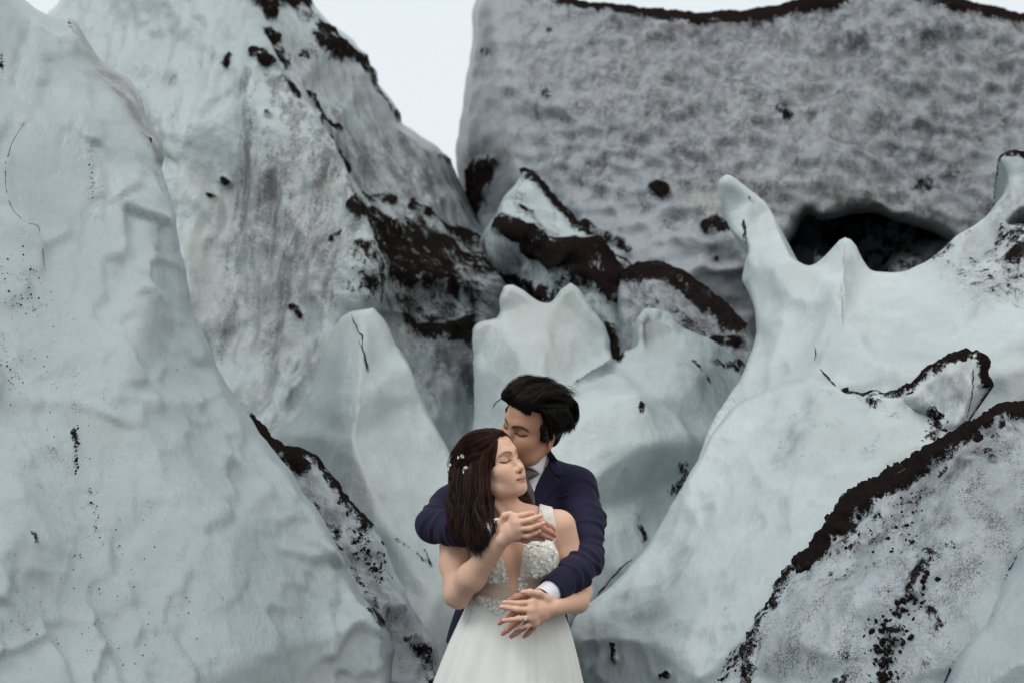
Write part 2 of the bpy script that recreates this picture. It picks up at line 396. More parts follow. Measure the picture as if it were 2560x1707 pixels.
M_near = ice_material('near_ice', (.318, .374, .396), (.26, .314, .336), 1.0, 1.0, bumpy=.5, mottle=.16, streaky=(1, 1, .28), rot=-28, patchy=.8)
M_pale = ice_material('pale_ice', (.43, .485, .50), (.345, .405, .424), .9, .9, bumpy=.6, mottle=.22, streaky=(1, 1, .25), rot=25)
M_mid = ice_material('streaked_ice', (.41, .465, .475), (.335, .392, .406), .8, .9, bumpy=.8, mottle=.26, streaky=(1, 1, .2), rot=-12)
M_dirty = ice_material('ash_dusted_ice', (.325, .372, .40), (.27, .317, .345), 1.0, 1.25, (.105, .104, .115), bumpy=1.0, mottle=.3, streaky=(1, 1, .5), rot=20, patchy=.7)
M_far = ice_material('far_ice', (.36, .425, .445), (.305, .367, .387), .42, 1.75, (.112, .114, .124), bumpy=1.3, mottle=.16, streaky=(1, 1, .16), rot=-6, gs=34)
M_wall = ice_material('far_grey_ice', (.268, .302, .332), (.218, .25, .28), .42, 1.6, (.080, .084, .098), bumpy=1.2, mottle=.2, streaky=(1, 1, .6), gs=30)

def scallops(V, S, amp, rot=0.0, s=0, warp=.35, sharp=1.3):
    """melt cups: shallow hollows that meet in sharp rims; S = size in metres along x, y, z after a turn in the picture plane"""
    c, si = math.cos(rot), math.sin(rot)
    p = np.stack([V[:, 0]*c+V[:, 2]*si, V[:, 1], -V[:, 0]*si+V[:, 2]*c], 1)
    p = p+warp*np.array(S)*np.stack([fbm(V*2.2/np.array(S).mean()*.3+k*9, 2, s+k)-.5 for k in range(3)], 1)*2
    d1, d2 = worley(p/np.array(S), s)
    return amp*(np.clip(d1, 0, 1.1)**sharp-.38)

def shell_steps(V, S, amp, rot, s=0, cup=.5, warp=.5):
    """overlapping melt shells: each bulges towards its lower end and breaks off in a crisp edge"""
    c, si = math.cos(rot), math.sin(rot); S = np.array(S)
    p = np.stack([V[:, 0]*c+V[:, 2]*si, V[:, 1], -V[:, 0]*si+V[:, 2]*c], 1)+warp*S*np.stack([fbm(V/S.mean()*.7+k*9, 2, s+k)-.5 for k in range(3)], 1)*2+.2*S*np.stack([fbm(V/S.mean()*2.6+k*5, 2, s+k+4)-.5 for k in range(3)], 1)*2
    off, d = shells(p/S, s); return amp*(-off[:, 2]*.9+off[:, 0]*.35+cup*(d*d-.25))
def d_near(V, q):
    big = ridged(V*np.array([1.1, .9, .6]), 2, 3)*.05; k = .35+.9*sstep(.35, .65, fbm(V*1.3, 2, 19))
    lens = 1-sstep(.75, 1.05, np.hypot((q[:, 0]-125)/115, (q[:, 1]-440)/150))          # one polished oval
    return big+(shell_steps(V, (.14, .5, .42), .042, math.radians(32), 11)*k+shell_steps(V, (.07, .25, .15), .014, math.radians(36), 17)*k+scallops(V, (.26, .5, .42), .034, math.radians(30), 9, .5)+(fbm(V*9, 3, 5)-.5)*.008)*(1-.8*lens)

formation('ice_flank', 'smooth blue-white ice slope with scalloped hollows, the largest, running down beside the bride', 'ice', M_near,
    outline=[(-420, -420, 5.0), (-200, -200, 5.2), (20, -40, 5.5)]+[(p[0], p[1], 5.45-.0006*p[1]) for p in
        [(63, 0), (120, 37), (184, 49), (215, 92), (253, 149), (321, 198), (353, 247), (367, 299), (402, 344), (410, 396), (402, 412), (425, 488), (442, 574), (459, 660), (488, 792), (525, 861), (540, 915),
         (574, 970), (628, 1047), (683, 1123), (732, 1183), (765, 1243), (809, 1298), (853, 1386), (896, 1468), (956, 1550), (984, 1626), (978, 1707)]]
        +[(960, 1800, 4.4), (900, 2050, 4.2), (840, 2300, 4.1), (800, 2500, 4.1), (-420, 2900, 3.0)],
    ctrl=[(0, 300, 4.9), (0, 800, 4.25), (0, 1300, 3.7), (0, 1707, 3.35), (250, 600, 4.75), (300, 1000, 4.3), (300, 1400, 3.9), (500, 1300, 4.15), (500, 1707, 3.75), (750, 1600, 4.15), (-400, 1000, 3.7), (-400, 1700, 3.2), (400, 2100, 3.4)],
    ridges=[[(90, 50, 5.2), (160, 160, 5.1), (250, 290, 4.98), (300, 400, 4.93), (360, 520, 4.88), (400, 640, 4.82)]],
    step=8, edge=30, edge_r=.2, jag=6, thick=1.2, disp=d_near, crease=10, seed=1, crust=.02,
    grains=[(zz([(345, 395), (352, 480), (350, 600)], Z5), 3, 60, 0.0026), (zz([(400, 680), (440, 780), (440, 900)], Z5), 6, 30, 0.0023), (zz([(130, 450), (160, 600)], Z5), 8, 24, 0.0023), (zz([(140, 905), (148, 950), (280, 1080)], Z5), 6, 40, 0.0026), (zz([(30, 90), (60, 180), (40, 260)], Z5), 12, 50, 0.0023), (zz([(0, 1050), (100, 1300), (40, 1420), (200, 1250)], Z4), 30, 110, 0.0023), (zz([(390, 630), (400, 800), (430, 900)], Z4), 5, 60, 0.0017), (zz([(0, 0), (500, 400), (900, 1000), (1300, 1500)], Z5), 130, 260, 0.0016), (zz([(0, 300), (200, 900), (500, 1568)], Z5), 110, 260, 0.0017)],
    seams=[(zz([(110, 530), (30, 680), (25, 820), (50, 900), (100, 960), (160, 980), (185, 1040), (190, 1140), (200, 1180)], Z4), 0.7)],
    masks=dict(speck=[('a', [(-400, 520), (60, 480), (150, 700), (130, 900), (60, 1150), (-400, 1200)], 90, .55), ('l', zz([(375, 620), (410, 820), (430, 960)], Z4), 16, .8), ('l', zz([(510, 760), (560, 920)], Z4), 18, .6),
                      ('l', zz([(350, 20), (350, 300), (420, 330)], Z5), 16, .6), ('l', zz([(130, 450), (150, 560), (180, 700)], Z5), 12, .6), ('l', zz([(345, 440), (350, 600)], Z5), 8, .75), ('l', zz([(400, 680), (440, 780), (440, 900)], Z5), 12, .65),
                      ('l', zz([(200, 900), (280, 1080), (300, 1110)], Z5), 14, .7), ('a', zz([(-100, 1200), (150, 1240), (200, 1400), (-100, 1450)], Z5), 40, .55), ('l', zz([(600, 880), (690, 900), (700, 940)], Z5), 14, .6),
                      ('a', [(-400, 800), (400, 900), (900, 1500), (900, 1800), (-400, 1800)], 200, .26), ('l', zz([(460, 1100), (520, 1020)], Z5), 10, .6), ('l', zz([(1760, 1300), (1830, 1460), (1860, 1568)], Z5), 14, .8)],
               dirt=[('l', zz([(340, 400), (352, 470)], Z5), 8, .62, .8), ('l', zz([(140, 905), (148, 950)], Z5), 7, .55), ('l', zz([(2, 230), (6, 300)], Z4), 6, .6), ('l', zz([(645, 605), (650, 620)], Z4), 4, .85), ('l', zz([(300, 92), (330, 170)], Z4), 5, .5),
                     ('l', zz([(1640, 1100), (1700, 1190)], Z5), 7, .6), ('l', zz([(1700, 1230), (1745, 1290)], Z5), 12, .7), ('l', zz([(1600, 1040), (1640, 1100)], Z5), 5, .5),
                     ],
               grime=[('a', zz([(300, 90), (330, 90), (440, 280), (560, 350), (620, 450), (710, 640), (690, 710), (640, 620), (540, 440), (420, 300)], Z4), 10, .8)],
               tint=[('a', zz([(300, 90), (330, 90), (440, 280), (560, 350), (620, 450), (715, 640), (700, 710), (620, 600), (520, 440), (400, 300)], Z4), 10, .9)]))

def d_slab(V, q): return ridged(V*1.8, 4, 8)*.10+scallops(V, (.16, .3, .3), .03, math.radians(35), 4)
formation('ice_slab', 'narrow ash-streaked ice slab with a crusted black rim, tucked behind the smooth ice slope', 'ice', M_dirty,
    outline=[(600, 1010, 5.3)]+[(p[0], p[1], 5.35-.0003*(p[1]-1050)) for p in [(634, 1050), (672, 1094), (710, 1124), (770, 1130), (809, 1172), (850, 1230), (900, 1290), (950, 1340), (985, 1420), (1038, 1530), (1085, 1600), (1105, 1680)]]+[(1120, 1800, 5.1), (1130, 2250, 5.0), (700, 2250, 4.9), (560, 1300, 5.2)],
    ctrl=[(850, 1400, 5.12), (960, 1560, 5.02), (900, 1700, 4.95)], step=6, edge=30, edge_r=.16, jag=7, thick=.7, disp=d_slab, crease=4, seed=2, crust=.03,
    grains=[(zz([(1155, 365), (1200, 430), (1300, 512), (1350, 570)], Z5), 6, 220, .011), (zz([(1300, 515), (1410, 522), (1480, 590), (1540, 690)], Z5), 4, 140, .010), (zz([(1570, 720), (1640, 790), (1680, 840)], Z5), 9, 90, .009), (zz([(1640, 880), (1700, 980), (1740, 1080)], Z5), 16, 90, .006)],
    masks=dict(dirt=[('l', zz([(1155, 365), (1200, 430), (1300, 510), (1350, 570), (1380, 590)], Z5), 17, 1.0), ('l', zz([(1300, 515), (1410, 522), (1480, 590), (1540, 690)], Z5), 10, .9), ('l', zz([(1570, 720), (1640, 790), (1680, 840)], Z5), 14, .85),
                     ('l', zz([(1540, 860), (1580, 950)], Z5), 12, .5), ('l', zz([(1640, 880), (1700, 980), (1740, 1080)], Z5), 22, .42), ('l', zz([(1900, 1370), (1960, 1460), (1980, 1568)], Z5), 18, .6), ('l', zz([(1440, 760), (1560, 960), (1640, 1070), (1760, 1300)], Z5), 9, .5)],
               speck=[('a', zz([(1300, 560), (1550, 640), (1760, 1000), (1800, 1150), (1900, 1260), (2050, 1450), (2050, 1600), (1700, 1500), (1400, 700)], Z5), 20, .95)],
               grime=[('l', zz([(1420, 700), (1560, 960), (1700, 1080), (1850, 1240), (2000, 1400)], Z5), 22, .6), ('a', zz([(1250, 520), (1600, 720), (2050, 1450), (1900, 1600)], Z5), 40, .2)]))

def d_mid(V, q): return ridged(V*np.array([1.3, 1.0, .5]), 4, 21)*.09+scallops(V, (.35, .5, .5), .05, math.radians(20), 7)
formation('ice_pyramid', 'pale pointed ice pyramid with a thin crack at its tip, rising behind the bride', 'ice', M_mid,
    outline=[(560, 1500, 6.5), (570, 1220, 6.5), (640, 1108, 6.42), (690, 1076, 6.39), (746, 1027, 6.42), (788, 950, 6.46), (811, 860, 6.50), (856, 792, 6.50), (883, 776, 6.50), (913, 772, 6.50), (933, 769, 6.50), (960, 801, 6.50), (990, 860, 6.50), (1026, 920, 6.47), (1050, 997, 6.43), (1094, 1072, 6.39), (1121, 1122, 6.37), (1160, 1230, 6.25), (1230, 1400, 6.2), (1260, 1650, 6.1), (1280, 2050, 6.0), (600, 2050, 6.0)],
    ctrl=[(880, 1100, 6.0), (960, 1300, 5.85), (1080, 1500, 5.75), (800, 1400, 5.9), (1000, 1700, 5.6)], ridges=[[(905, 778, 6.40), (908, 860, 6.25), (900, 980, 6.08)]],
    step=7, edge=14, edge_r=.12, jag=6, thick=1.2, disp=d_mid, crease=4, seed=3,
    seams=[(zz([(1640, 0), (1665, 60), (1690, 150)], Z5), 1.2000000000000002), ([(880, 789), (895, 825), (906, 838), (907, 875), (920, 930)], 1.7)],
    masks=dict(dirt=[('l', zz([(1795, 900), (1960, 1030)], Z5), 5, .5), ('l', zz([(1940, 960), (1965, 1040)], Z5), 5, .62), ('l', zz([(2010, 390), (2070, 470)], Z5), 8, .55)],
               speck=[('l', zz([(1760, 480), (1790, 600)], Z5), 14, .7), ('l', zz([(1900, 1300), (2020, 1400)], Z5), 14, .4)], tint=[('l', [(880, 800), (840, 880)], 40, .3)], grime=[('l', zz([(1570, 640), (1750, 720)], Z5), 14, .28)]))

def d_mid2(V, q): return ridged(V*np.array([1.3, 1.0, .5]), 4, 31)*.10+scallops(V, (.4, .5, .6), .05, math.radians(-15), 9)
formation('ice_block', 'broad pale ice block with a jagged notched top, standing right behind the couple', 'ice', M_mid,
    outline=[(1100, 1500, 6.7), (1140, 1180, 6.8), (1185, 1063, 6.91), (1182, 920, 6.96), (1185, 825, 6.99), (1200, 808, 7.00), (1243, 795, 7.00), (1252, 783, 7.01), (1247, 750, 7.02), (1257, 713, 7.02), (1279, 707, 7.02), (1314, 729, 7.02), (1350, 755, 7.02), (1386, 750, 7.02), (1402, 725, 7.02), (1423, 705, 7.02), (1447, 722, 7.02), (1476, 762, 7.01), (1513, 816, 6.99), (1526, 878, 6.97), (1534, 910, 6.96), (1542, 907, 6.96), (1557, 878, 6.97), (1592, 865, 6.98), (1589, 801, 7.00), (1598, 782, 7.01), (1616, 767, 7.01), (1669, 782, 7.01), (1710, 819, 6.99), (1776, 848, 6.98), (1829, 884, 6.97), (1868, 926, 6.96), (1900, 1100, 6.8), (1850, 1400, 6.4), (1800, 1950, 6.1), (1150, 1950, 6.1)],
    ctrl=[(1350, 1000, 6.45), (1350, 1300, 6.1), (1450, 1500, 5.8), (1650, 1000, 6.6), (1600, 1250, 6.3), (1250, 1200, 6.4)], ridges=[[(1530, 900, 6.75), (1580, 1010, 6.42), (1600, 1110, 6.25)]],
    step=7, edge=13, edge_r=.10, jag=9, thick=1.2, disp=d_mid2, crease=3, seed=4,
    seams=[(zz([(355, 350), (400, 440), (430, 560)], Z8), 1.875), (zz([(150, 1190), (260, 1060), (330, 1000)], Z8), 2.25)],
    masks=dict(dirt=[('l', zz([(250, 20), (262, 80), (280, 60)], Z8), 9, .85), ('l', zz([(348, 310), (355, 350)], Z8), 5, .8), ('l', zz([(548, 572), (556, 630), (520, 690)], Z8), 12, .66), ('l', zz([(610, 70), (660, 140), (740, 240), (770, 280)], Z8), 4, .6), ('l', zz([(700, 80), (850, 110)], Z8), 10, .55), ('l', zz([(820, 90), (870, 150)], Z8), 12, .6), ('l', zz([(380, 830), (410, 860), (400, 900)], Z8), 8, .5), ('l', zz([(240, 1380), (240, 1450)], Z8), 7, .62), ('l', zz([(200, 1280), (270, 1255)], Z8), 4, .55), ('l', zz([(60, 1290), (110, 1270)], Z8), 4, .6)],
               tint=[('a', [(1190, 810), (1260, 720), (1420, 700), (1480, 800), (1440, 900), (1250, 950)], 40, .5), ('a', [(1590, 780), (1700, 800), (1680, 860), (1600, 850)], 30, .55)],
               speck=[('l', zz([(360, 800), (420, 900)], Z8), 26, .8), ('l', zz([(210, 600), (220, 960)], Z8), 10, .5), ('a', zz([(330, 560), (560, 700), (440, 860), (300, 760)], Z8), 40, .35)],
               grime=[('l', zz([(600, 120), (760, 260)], Z8), 30, .3), ('l', zz([(60, 1290), (250, 1080), (350, 990)], Z8), 8, .35)]))

# ---- right-hand masses
def d_right(V, q): return ridged(V*np.array([1.2, 1.2, .8]), 4, 41)*.13+scallops(V, (.34, .5, .55), .045, math.radians(-25), 12)+(fbm(V*9, 3, 43)-.5)*.008
hornz = lambda x, y: 6.3
formation('ice_crest', 'white ice crest with a finger-like spike, a small peak and a pitted glassy horn', 'ice', M_pale,
    outline=[(1797, 452, 6.5), (1798, 484, 6.5), (1808, 532, 6.5), (1830, 582, 6.45), (1870, 618, 6.4), (1862, 660, 6.4), (1856, 700, 6.35), (1872, 735, 6.35), (1886, 770, 6.3), (1892, 838, 6.2), (1850, 947, 5.9), (1785, 1045, 5.7), (1741, 1154, 5.5), (1690, 1300, 5.4), (1690, 1700, 5.2), (1750, 2150, 5.2), (2950, 2150, 5.2), (2950, 420, 6.3), (2760, 440, 6.3), (2640, 420, 6.3), (2575, 380, 6.3), (2530, 376, 6.3), (2500, 392, 6.3), (2496, 402, 6.3), (2516, 432, 6.3), (2518, 462, 6.3), (2500, 495, 6.25), (2462, 545, 6.2), (2400, 586, 6.1), (2345, 632, 6.1), (2315, 655, 6.1), (2270, 674, 6.1), (2215, 682, 6.1), (2178, 675, 6.1), (2158, 650, 6.1), (2140, 618, 6.1), (2126, 600, 6.1), (2112, 594, 6.1), (2098, 600, 6.1), (2080, 622, 6.1), (2050, 650, 6.15), (2016, 664, 6.2), (1975, 640, 6.3), (1958, 602, 6.4), (1942, 570, 6.45), (1930, 532, 6.5), (1908, 500, 6.5), (1872, 472, 6.5), (1840, 446, 6.5), (1814, 436, 6.5)],
    ctrl=[(2110, 800, 5.75), (2200, 950, 5.5), (2000, 950, 5.45), (1860, 1100, 5.4), (2450, 750, 5.7), (2500, 950, 5.45), (2700, 900, 5.5), (1920, 660, 6.2)],
    ridges=[[(2014, 668, 6.1), (1990, 760, 6.0), (1930, 850, 5.95), (1880, 960, 5.75)], [(2112, 602, 6.05), (2110, 700, 5.85)]],
    holes=[[(2516, 560), (2545, 530), (2590, 520), (2625, 545), (2610, 575), (2560, 562)], [(2548, 620), (2575, 590), (2620, 600), (2610, 640), (2565, 640)]],
    step=7, edge=14, edge_r=.09, jag=4, thick=.9, disp=d_right, crease=5, seed=5, crust=.015,
    seams=[(zz([(1050, 1240), (1060, 1320)], Z7), 1.875), (zz([(1085, 1380), (1170, 1470), (1185, 1500)], Z7), 2.4000000000000004)],
    masks=dict(dirt=[('l', zz([(610, 500), (640, 600), (660, 640)], Z7), 4, .62), ('l', zz([(650, 360), (668, 380)], Z7), 5, .6), ('l', zz([(620, 900), (645, 980)], Z7), 4, .6), ('l', zz([(2165, 110), (2260, 75), (2316, 100)], Z7), 9, .75), ('l', zz([(2150, 560), (2200, 520), (2316, 540)], Z7), 14, .55), ('l', zz([(2250, 640), (2316, 680)], Z7), 18, .8), ('l', zz([(2000, 480), (2060, 460)], Z7), 5, .7), ('l', zz([(1780, 680), (1850, 640)], Z7), 14, .5), ('a', zz([(1770, 690), (1900, 610), (2150, 520), (2400, 560), (2400, 900), (2150, 980), (1950, 880)], Z7), 50, .40)],
               speck=[('a', zz([(1760, 680), (1900, 600), (2200, 480), (2500, 520), (2500, 1000), (2200, 1100), (1980, 950), (1850, 820)], Z7), 60, 1.0), ('a', zz([(1100, 1300), (1300, 1568), (600, 1568), (800, 1400)], Z7), 60, .3)],
               grime=[('a', zz([(1780, 660), (1950, 590), (2300, 520), (2400, 800), (2100, 950), (1900, 850)], Z7), 60, .42), ('l', zz([(2250, 300), (2180, 480)], Z7), 30, .5)], tint=[('l', zz([(700, 850), (950, 800)], Z7), 30, .3)]))

def d_ledge(V, q): return ridged(V*1.3, 4, 51)*.10+scallops(V, (.30, .5, .42), .04, math.radians(-35), 13)+(fbm(V*10, 3, 53)-.5)*.008
formation('ice_shelf', 'white ice ledge ending in a black-rimmed upturned lip, sloping down to the groom', 'ice', M_pale,
    outline=[(1880, 990, 5.35), (1830, 1020, 5.35), (1785, 1075, 5.3), (1741, 1158, 5.25), (1725, 1180, 5.25), (1705, 1220, 5.22), (1676, 1263, 5.2), (1640, 1330, 5.15), (1611, 1375, 5.1), (1565, 1425, 5.05), (1524, 1469, 5.0), (1470, 1510, 4.95), (1440, 1540, 4.95), (1424, 1590, 4.9), (1430, 1650, 4.9), (1448, 1720, 4.85), (1500, 1900, 4.8), (1560, 2350, 4.8), (2500, 2350, 4.3), (2500, 1400, 4.6), (2440, 1130, 4.75), (2408, 1082, 4.8), (2430, 1030, 4.85), (2462, 972, 4.9), (2463, 930, 4.9), (2456, 900, 4.9), (2433, 882, 4.9), (2400, 892, 4.9), (2373, 900, 4.9), (2345, 915, 4.88), (2318, 934, 4.88), (2292, 960, 4.88), (2275, 972, 4.9), (2236, 986, 4.95), (2165, 988, 5.05), (2120, 984, 5.1), (2092, 968, 5.15), (2040, 955, 5.25), (1960, 960, 5.3)],
    ctrl=[(2000, 1100, 5.0), (2150, 1080, 4.88), (1950, 1250, 4.85), (1800, 1350, 4.85), (1700, 1500, 4.75), (1600, 1600, 4.72), (2200, 1150, 4.75), (1750, 1700, 4.5), (2100, 1400, 4.55)],
    ridges=[[(2436, 890, 4.86), (2432, 940, 4.82), (2425, 1000, 4.8), (2402, 1070, 4.74)], [(2280, 980, 4.84), (2330, 1000, 4.9), (2350, 1060, 4.85)]],
    step=6, edge=22, edge_r=.14, jag=4, thick=.5, disp=d_ledge, crease=5, seed=6, crust=.035,
    grains=[(zz([(1300, 240), (1400, 248), (1530, 254), (1600, 220), (1680, 152), (1780, 94), (1880, 70)], Z8), 5, 380, .009), (zz([(1912, 66), (1932, 120), (1940, 200)], Z8), 3.5, 130, .009), (zz([(1700, 330), (1730, 360), (1700, 440)], Z8), 16, 70, .005)],
    seams=[(zz([(1890, 130), (1880, 260), (1850, 370), (1825, 440)], Z8), 1.9500000000000002), (zz([(1650, 530), (1680, 490), (1740, 475)], Z8), 2.25), (zz([(1165, 70), (1160, 100)], Z8), 2.25), (zz([(1030, 280), (1040, 380)], Z8), 2.25), (zz([(550, 1360), (575, 1320)], Z8), 1.5)],
    masks=dict(dirt=[('l', zz([(1300, 236), (1400, 246), (1530, 252)], Z8), 9, .8), ('l', zz([(1530, 250), (1600, 216), (1680, 148), (1780, 90), (1860, 68)], Z8), 11, 1.0), ('l', zz([(1905, 62), (1928, 120), (1938, 200)], Z8), 9, 1.0), ('l', zz([(1380, 265), (1440, 290)], Z8), 14, .6), ('l', zz([(1700, 330), (1740, 360), (1700, 440)], Z8), 14, .55), ('l', zz([(450, 1530), (475, 1520)], Z8), 7, .8), ('l', zz([(230, 1390), (240, 1460)], Z8), 7, .7)],
               speck=[('a', zz([(1000, 250), (1500, 240), (1800, 150), (1880, 300), (1700, 480), (1400, 620), (1100, 560), (900, 420)], Z8), 60, .55), ('a', zz([(1640, 280), (1780, 220), (1850, 380), (1700, 470)], Z8), 30, 1.0), ('a', zz([(500, 1300), (1000, 1100), (1000, 1568), (500, 1568)], Z8), 60, .35), ('l', zz([(1000, 590), (1060, 460), (1120, 380)], Z8), 18, .6)],
               grime=[('a', zz([(1620, 260), (1700, 160), (1880, 80), (1880, 300), (1800, 420), (1700, 440)], Z8), 24, .5), ('l', zz([(1020, 560), (1150, 340)], Z8), 20, .3), ('a', zz([(0, 1250), (200, 1240), (300, 1568), (0, 1568)], Z8), 40, .2)], tint=[('a', zz([(1000, 300), (1600, 300), (1500, 560), (1100, 560)], Z8), 60, .4)]))

def d_dirty(V, q): return ridged(V*1.5, 4, 61)*.08+scallops(V, (.22, .4, .3), .03, math.radians(-30), 15)+(fbm(V*12, 4, 63)-.5)*.012
formation('ice_slab', 'grey ice slab speckled with clumps of ash below a thick crust of black ash', 'ice', M_dirty,
    outline=[(2950, 960, 4.2), (2750, 985, 4.2), (2560, 1022, 4.2), (2499, 1028, 4.2), (2461, 1050, 4.22), (2400, 1085, 4.25), (2350, 1116, 4.27), (2302, 1142, 4.3), (2253, 1173, 4.3), (2176, 1211, 4.32), (2111, 1262, 4.34), (2083, 1304, 4.34), (2040, 1369, 4.33), (1996, 1402, 4.33), (1969, 1426, 4.32), (1947, 1470, 4.3), (1892, 1544, 4.27), (1848, 1615, 4.24), (1783, 1707, 4.2), (1700, 1850, 4.1), (1640, 2050, 4.0), (1620, 2480, 3.9), (2950, 2700, 3.4)],
    ctrl=[(2400, 1300, 3.98), (2200, 1500, 3.95), (2000, 1600, 4.02), (2500, 1600, 3.72), (2200, 1707, 3.8), (2700, 1300, 3.9)], ridges=[[(2560, 1055, 4.1), (2420, 1110, 4.13), (2300, 1180, 4.18), (2180, 1260, 4.21), (2060, 1385, 4.24)]],
    step=6, edge=30, edge_r=.20, jag=7, thick=.5, disp=d_dirty, crease=4, seed=7, crust=.045,
    grains=[(zz([(2400, 300), (2122, 322), (1940, 392), (1650, 548), (1420, 682), (1290, 812), (1180, 958), (1080, 1040)], Z8), 9, 1000, .011), (zz([(1060, 1060), (1000, 1170), (930, 1280), (860, 1400), (760, 1530)], Z8), 11, 160, .008), (zz([(1690, 980), (1640, 1100), (1540, 1280), (1490, 1410), (1480, 1560)], Z8), 22, 260, .007), (zz([(1900, 500), (1500, 900), (1100, 1300)], Z8), 70, 300, .004)],
    masks=dict(dirt=[('l', zz([(2600, 360), (2122, 400), (1900, 520), (1600, 680), (1380, 830), (1250, 960), (1100, 1100)], Z8), 46, .34, 1.2), ('l', zz([(2600, 300), (2122, 330), (2010, 355), (1950, 398)], Z8), 20, 1.15, 1.0), ('l', zz([(1950, 390), (1850, 450), (1650, 572), (1560, 632)], Z8), 20, 1.0, 1.2), ('l', zz([(1560, 620), (1420, 690), (1320, 790), (1280, 850)], Z8), 21, 1.0, 1.2), ('l', zz([(1270, 850), (1180, 965), (1100, 1025)], Z8), 15, 1.0, 1.1), ('l', zz([(1060, 1060), (1020, 1110), (990, 1220)], Z8), 11, .72), ('l', zz([(930, 1260), (900, 1340), (850, 1450)], Z8), 15, .55), ('l', zz([(830, 1400), (770, 1480), (700, 1560)], Z8), 10, .5), ('l', zz([(1690, 980), (1650, 1070), (1620, 1160)], Z8), 20, .58), ('l', zz([(1800, 960), (1740, 990)], Z8), 14, .45), ('l', zz([(1560, 1190), (1540, 1320)], Z8), 14, .45), ('l', zz([(1530, 1310), (1490, 1410), (1480, 1560)], Z8), 20, .56), ('l', zz([(1660, 1440), (1640, 1540)], Z8), 12, .5), ('l', zz([(1690, 1230), (1730, 1310)], Z8), 14, .48), ('l', zz([(860, 1490), (850, 1560)], Z8), 14, .6), ('l', zz([(1100, 1430), (1300, 1440), (1380, 1400)], Z8), 16, .32), ('l', zz([(1440, 900), (1560, 840)], Z8), 20, .42), ('l', zz([(1960, 520), (1980, 560)], Z8), 12, .5), ('l', zz([(1300, 1540), (1260, 1568)], Z8), 12, .5)],
               speck=[('a', zz([(2600, 340), (1950, 460), (1300, 900), (1000, 1150), (700, 1568), (1700, 1600), (2000, 1150), (2600, 700)], Z8), 50, 1.0)],
               grime=[('a', zz([(2122, 350), (1900, 480), (1560, 680), (1340, 860), (1200, 1000), (1400, 960), (1700, 860), (1900, 640), (2122, 460)], Z8), 45, .75), ('a', zz([(2122, 420), (1300, 980), (800, 1568), (1700, 1568), (2100, 900)], Z8), 80, .24)]))

formation('ice_slab', 'smooth bluish ice slab in the corner, edged by a thin line of ash', 'ice', M_near,
    outline=[(2950, 1100, 3.75), (2700, 1220, 3.75), (2560, 1350, 3.77), (2528, 1420, 3.77), (2490, 1490, 3.75), (2455, 1560, 3.72), (2400, 1630, 3.68), (2365, 1707, 3.65), (2320, 1850, 3.6), (2300, 2600, 3.4), (2950, 2700, 3.2)],
    ctrl=[(2700, 1500, 3.5), (2560, 1650, 3.5)], step=7, edge=24, edge_r=.10, jag=4, thick=.35, disp=lambda V, q: (fbm(V*1.7, 4, 71)-.5)*.08, crease=5, seed=8,
    seams=[(zz([(2122, 935), (2060, 1040), (2000, 1150), (1940, 1280), (1830, 1400), (1760, 1568)], Z8), 2.25)],
    masks=dict(dirt=[], speck=[('l', zz([(2122, 935), (2060, 1040), (2000, 1150), (1940, 1280), (1830, 1400), (1760, 1568)], Z8), 30, .75)]))

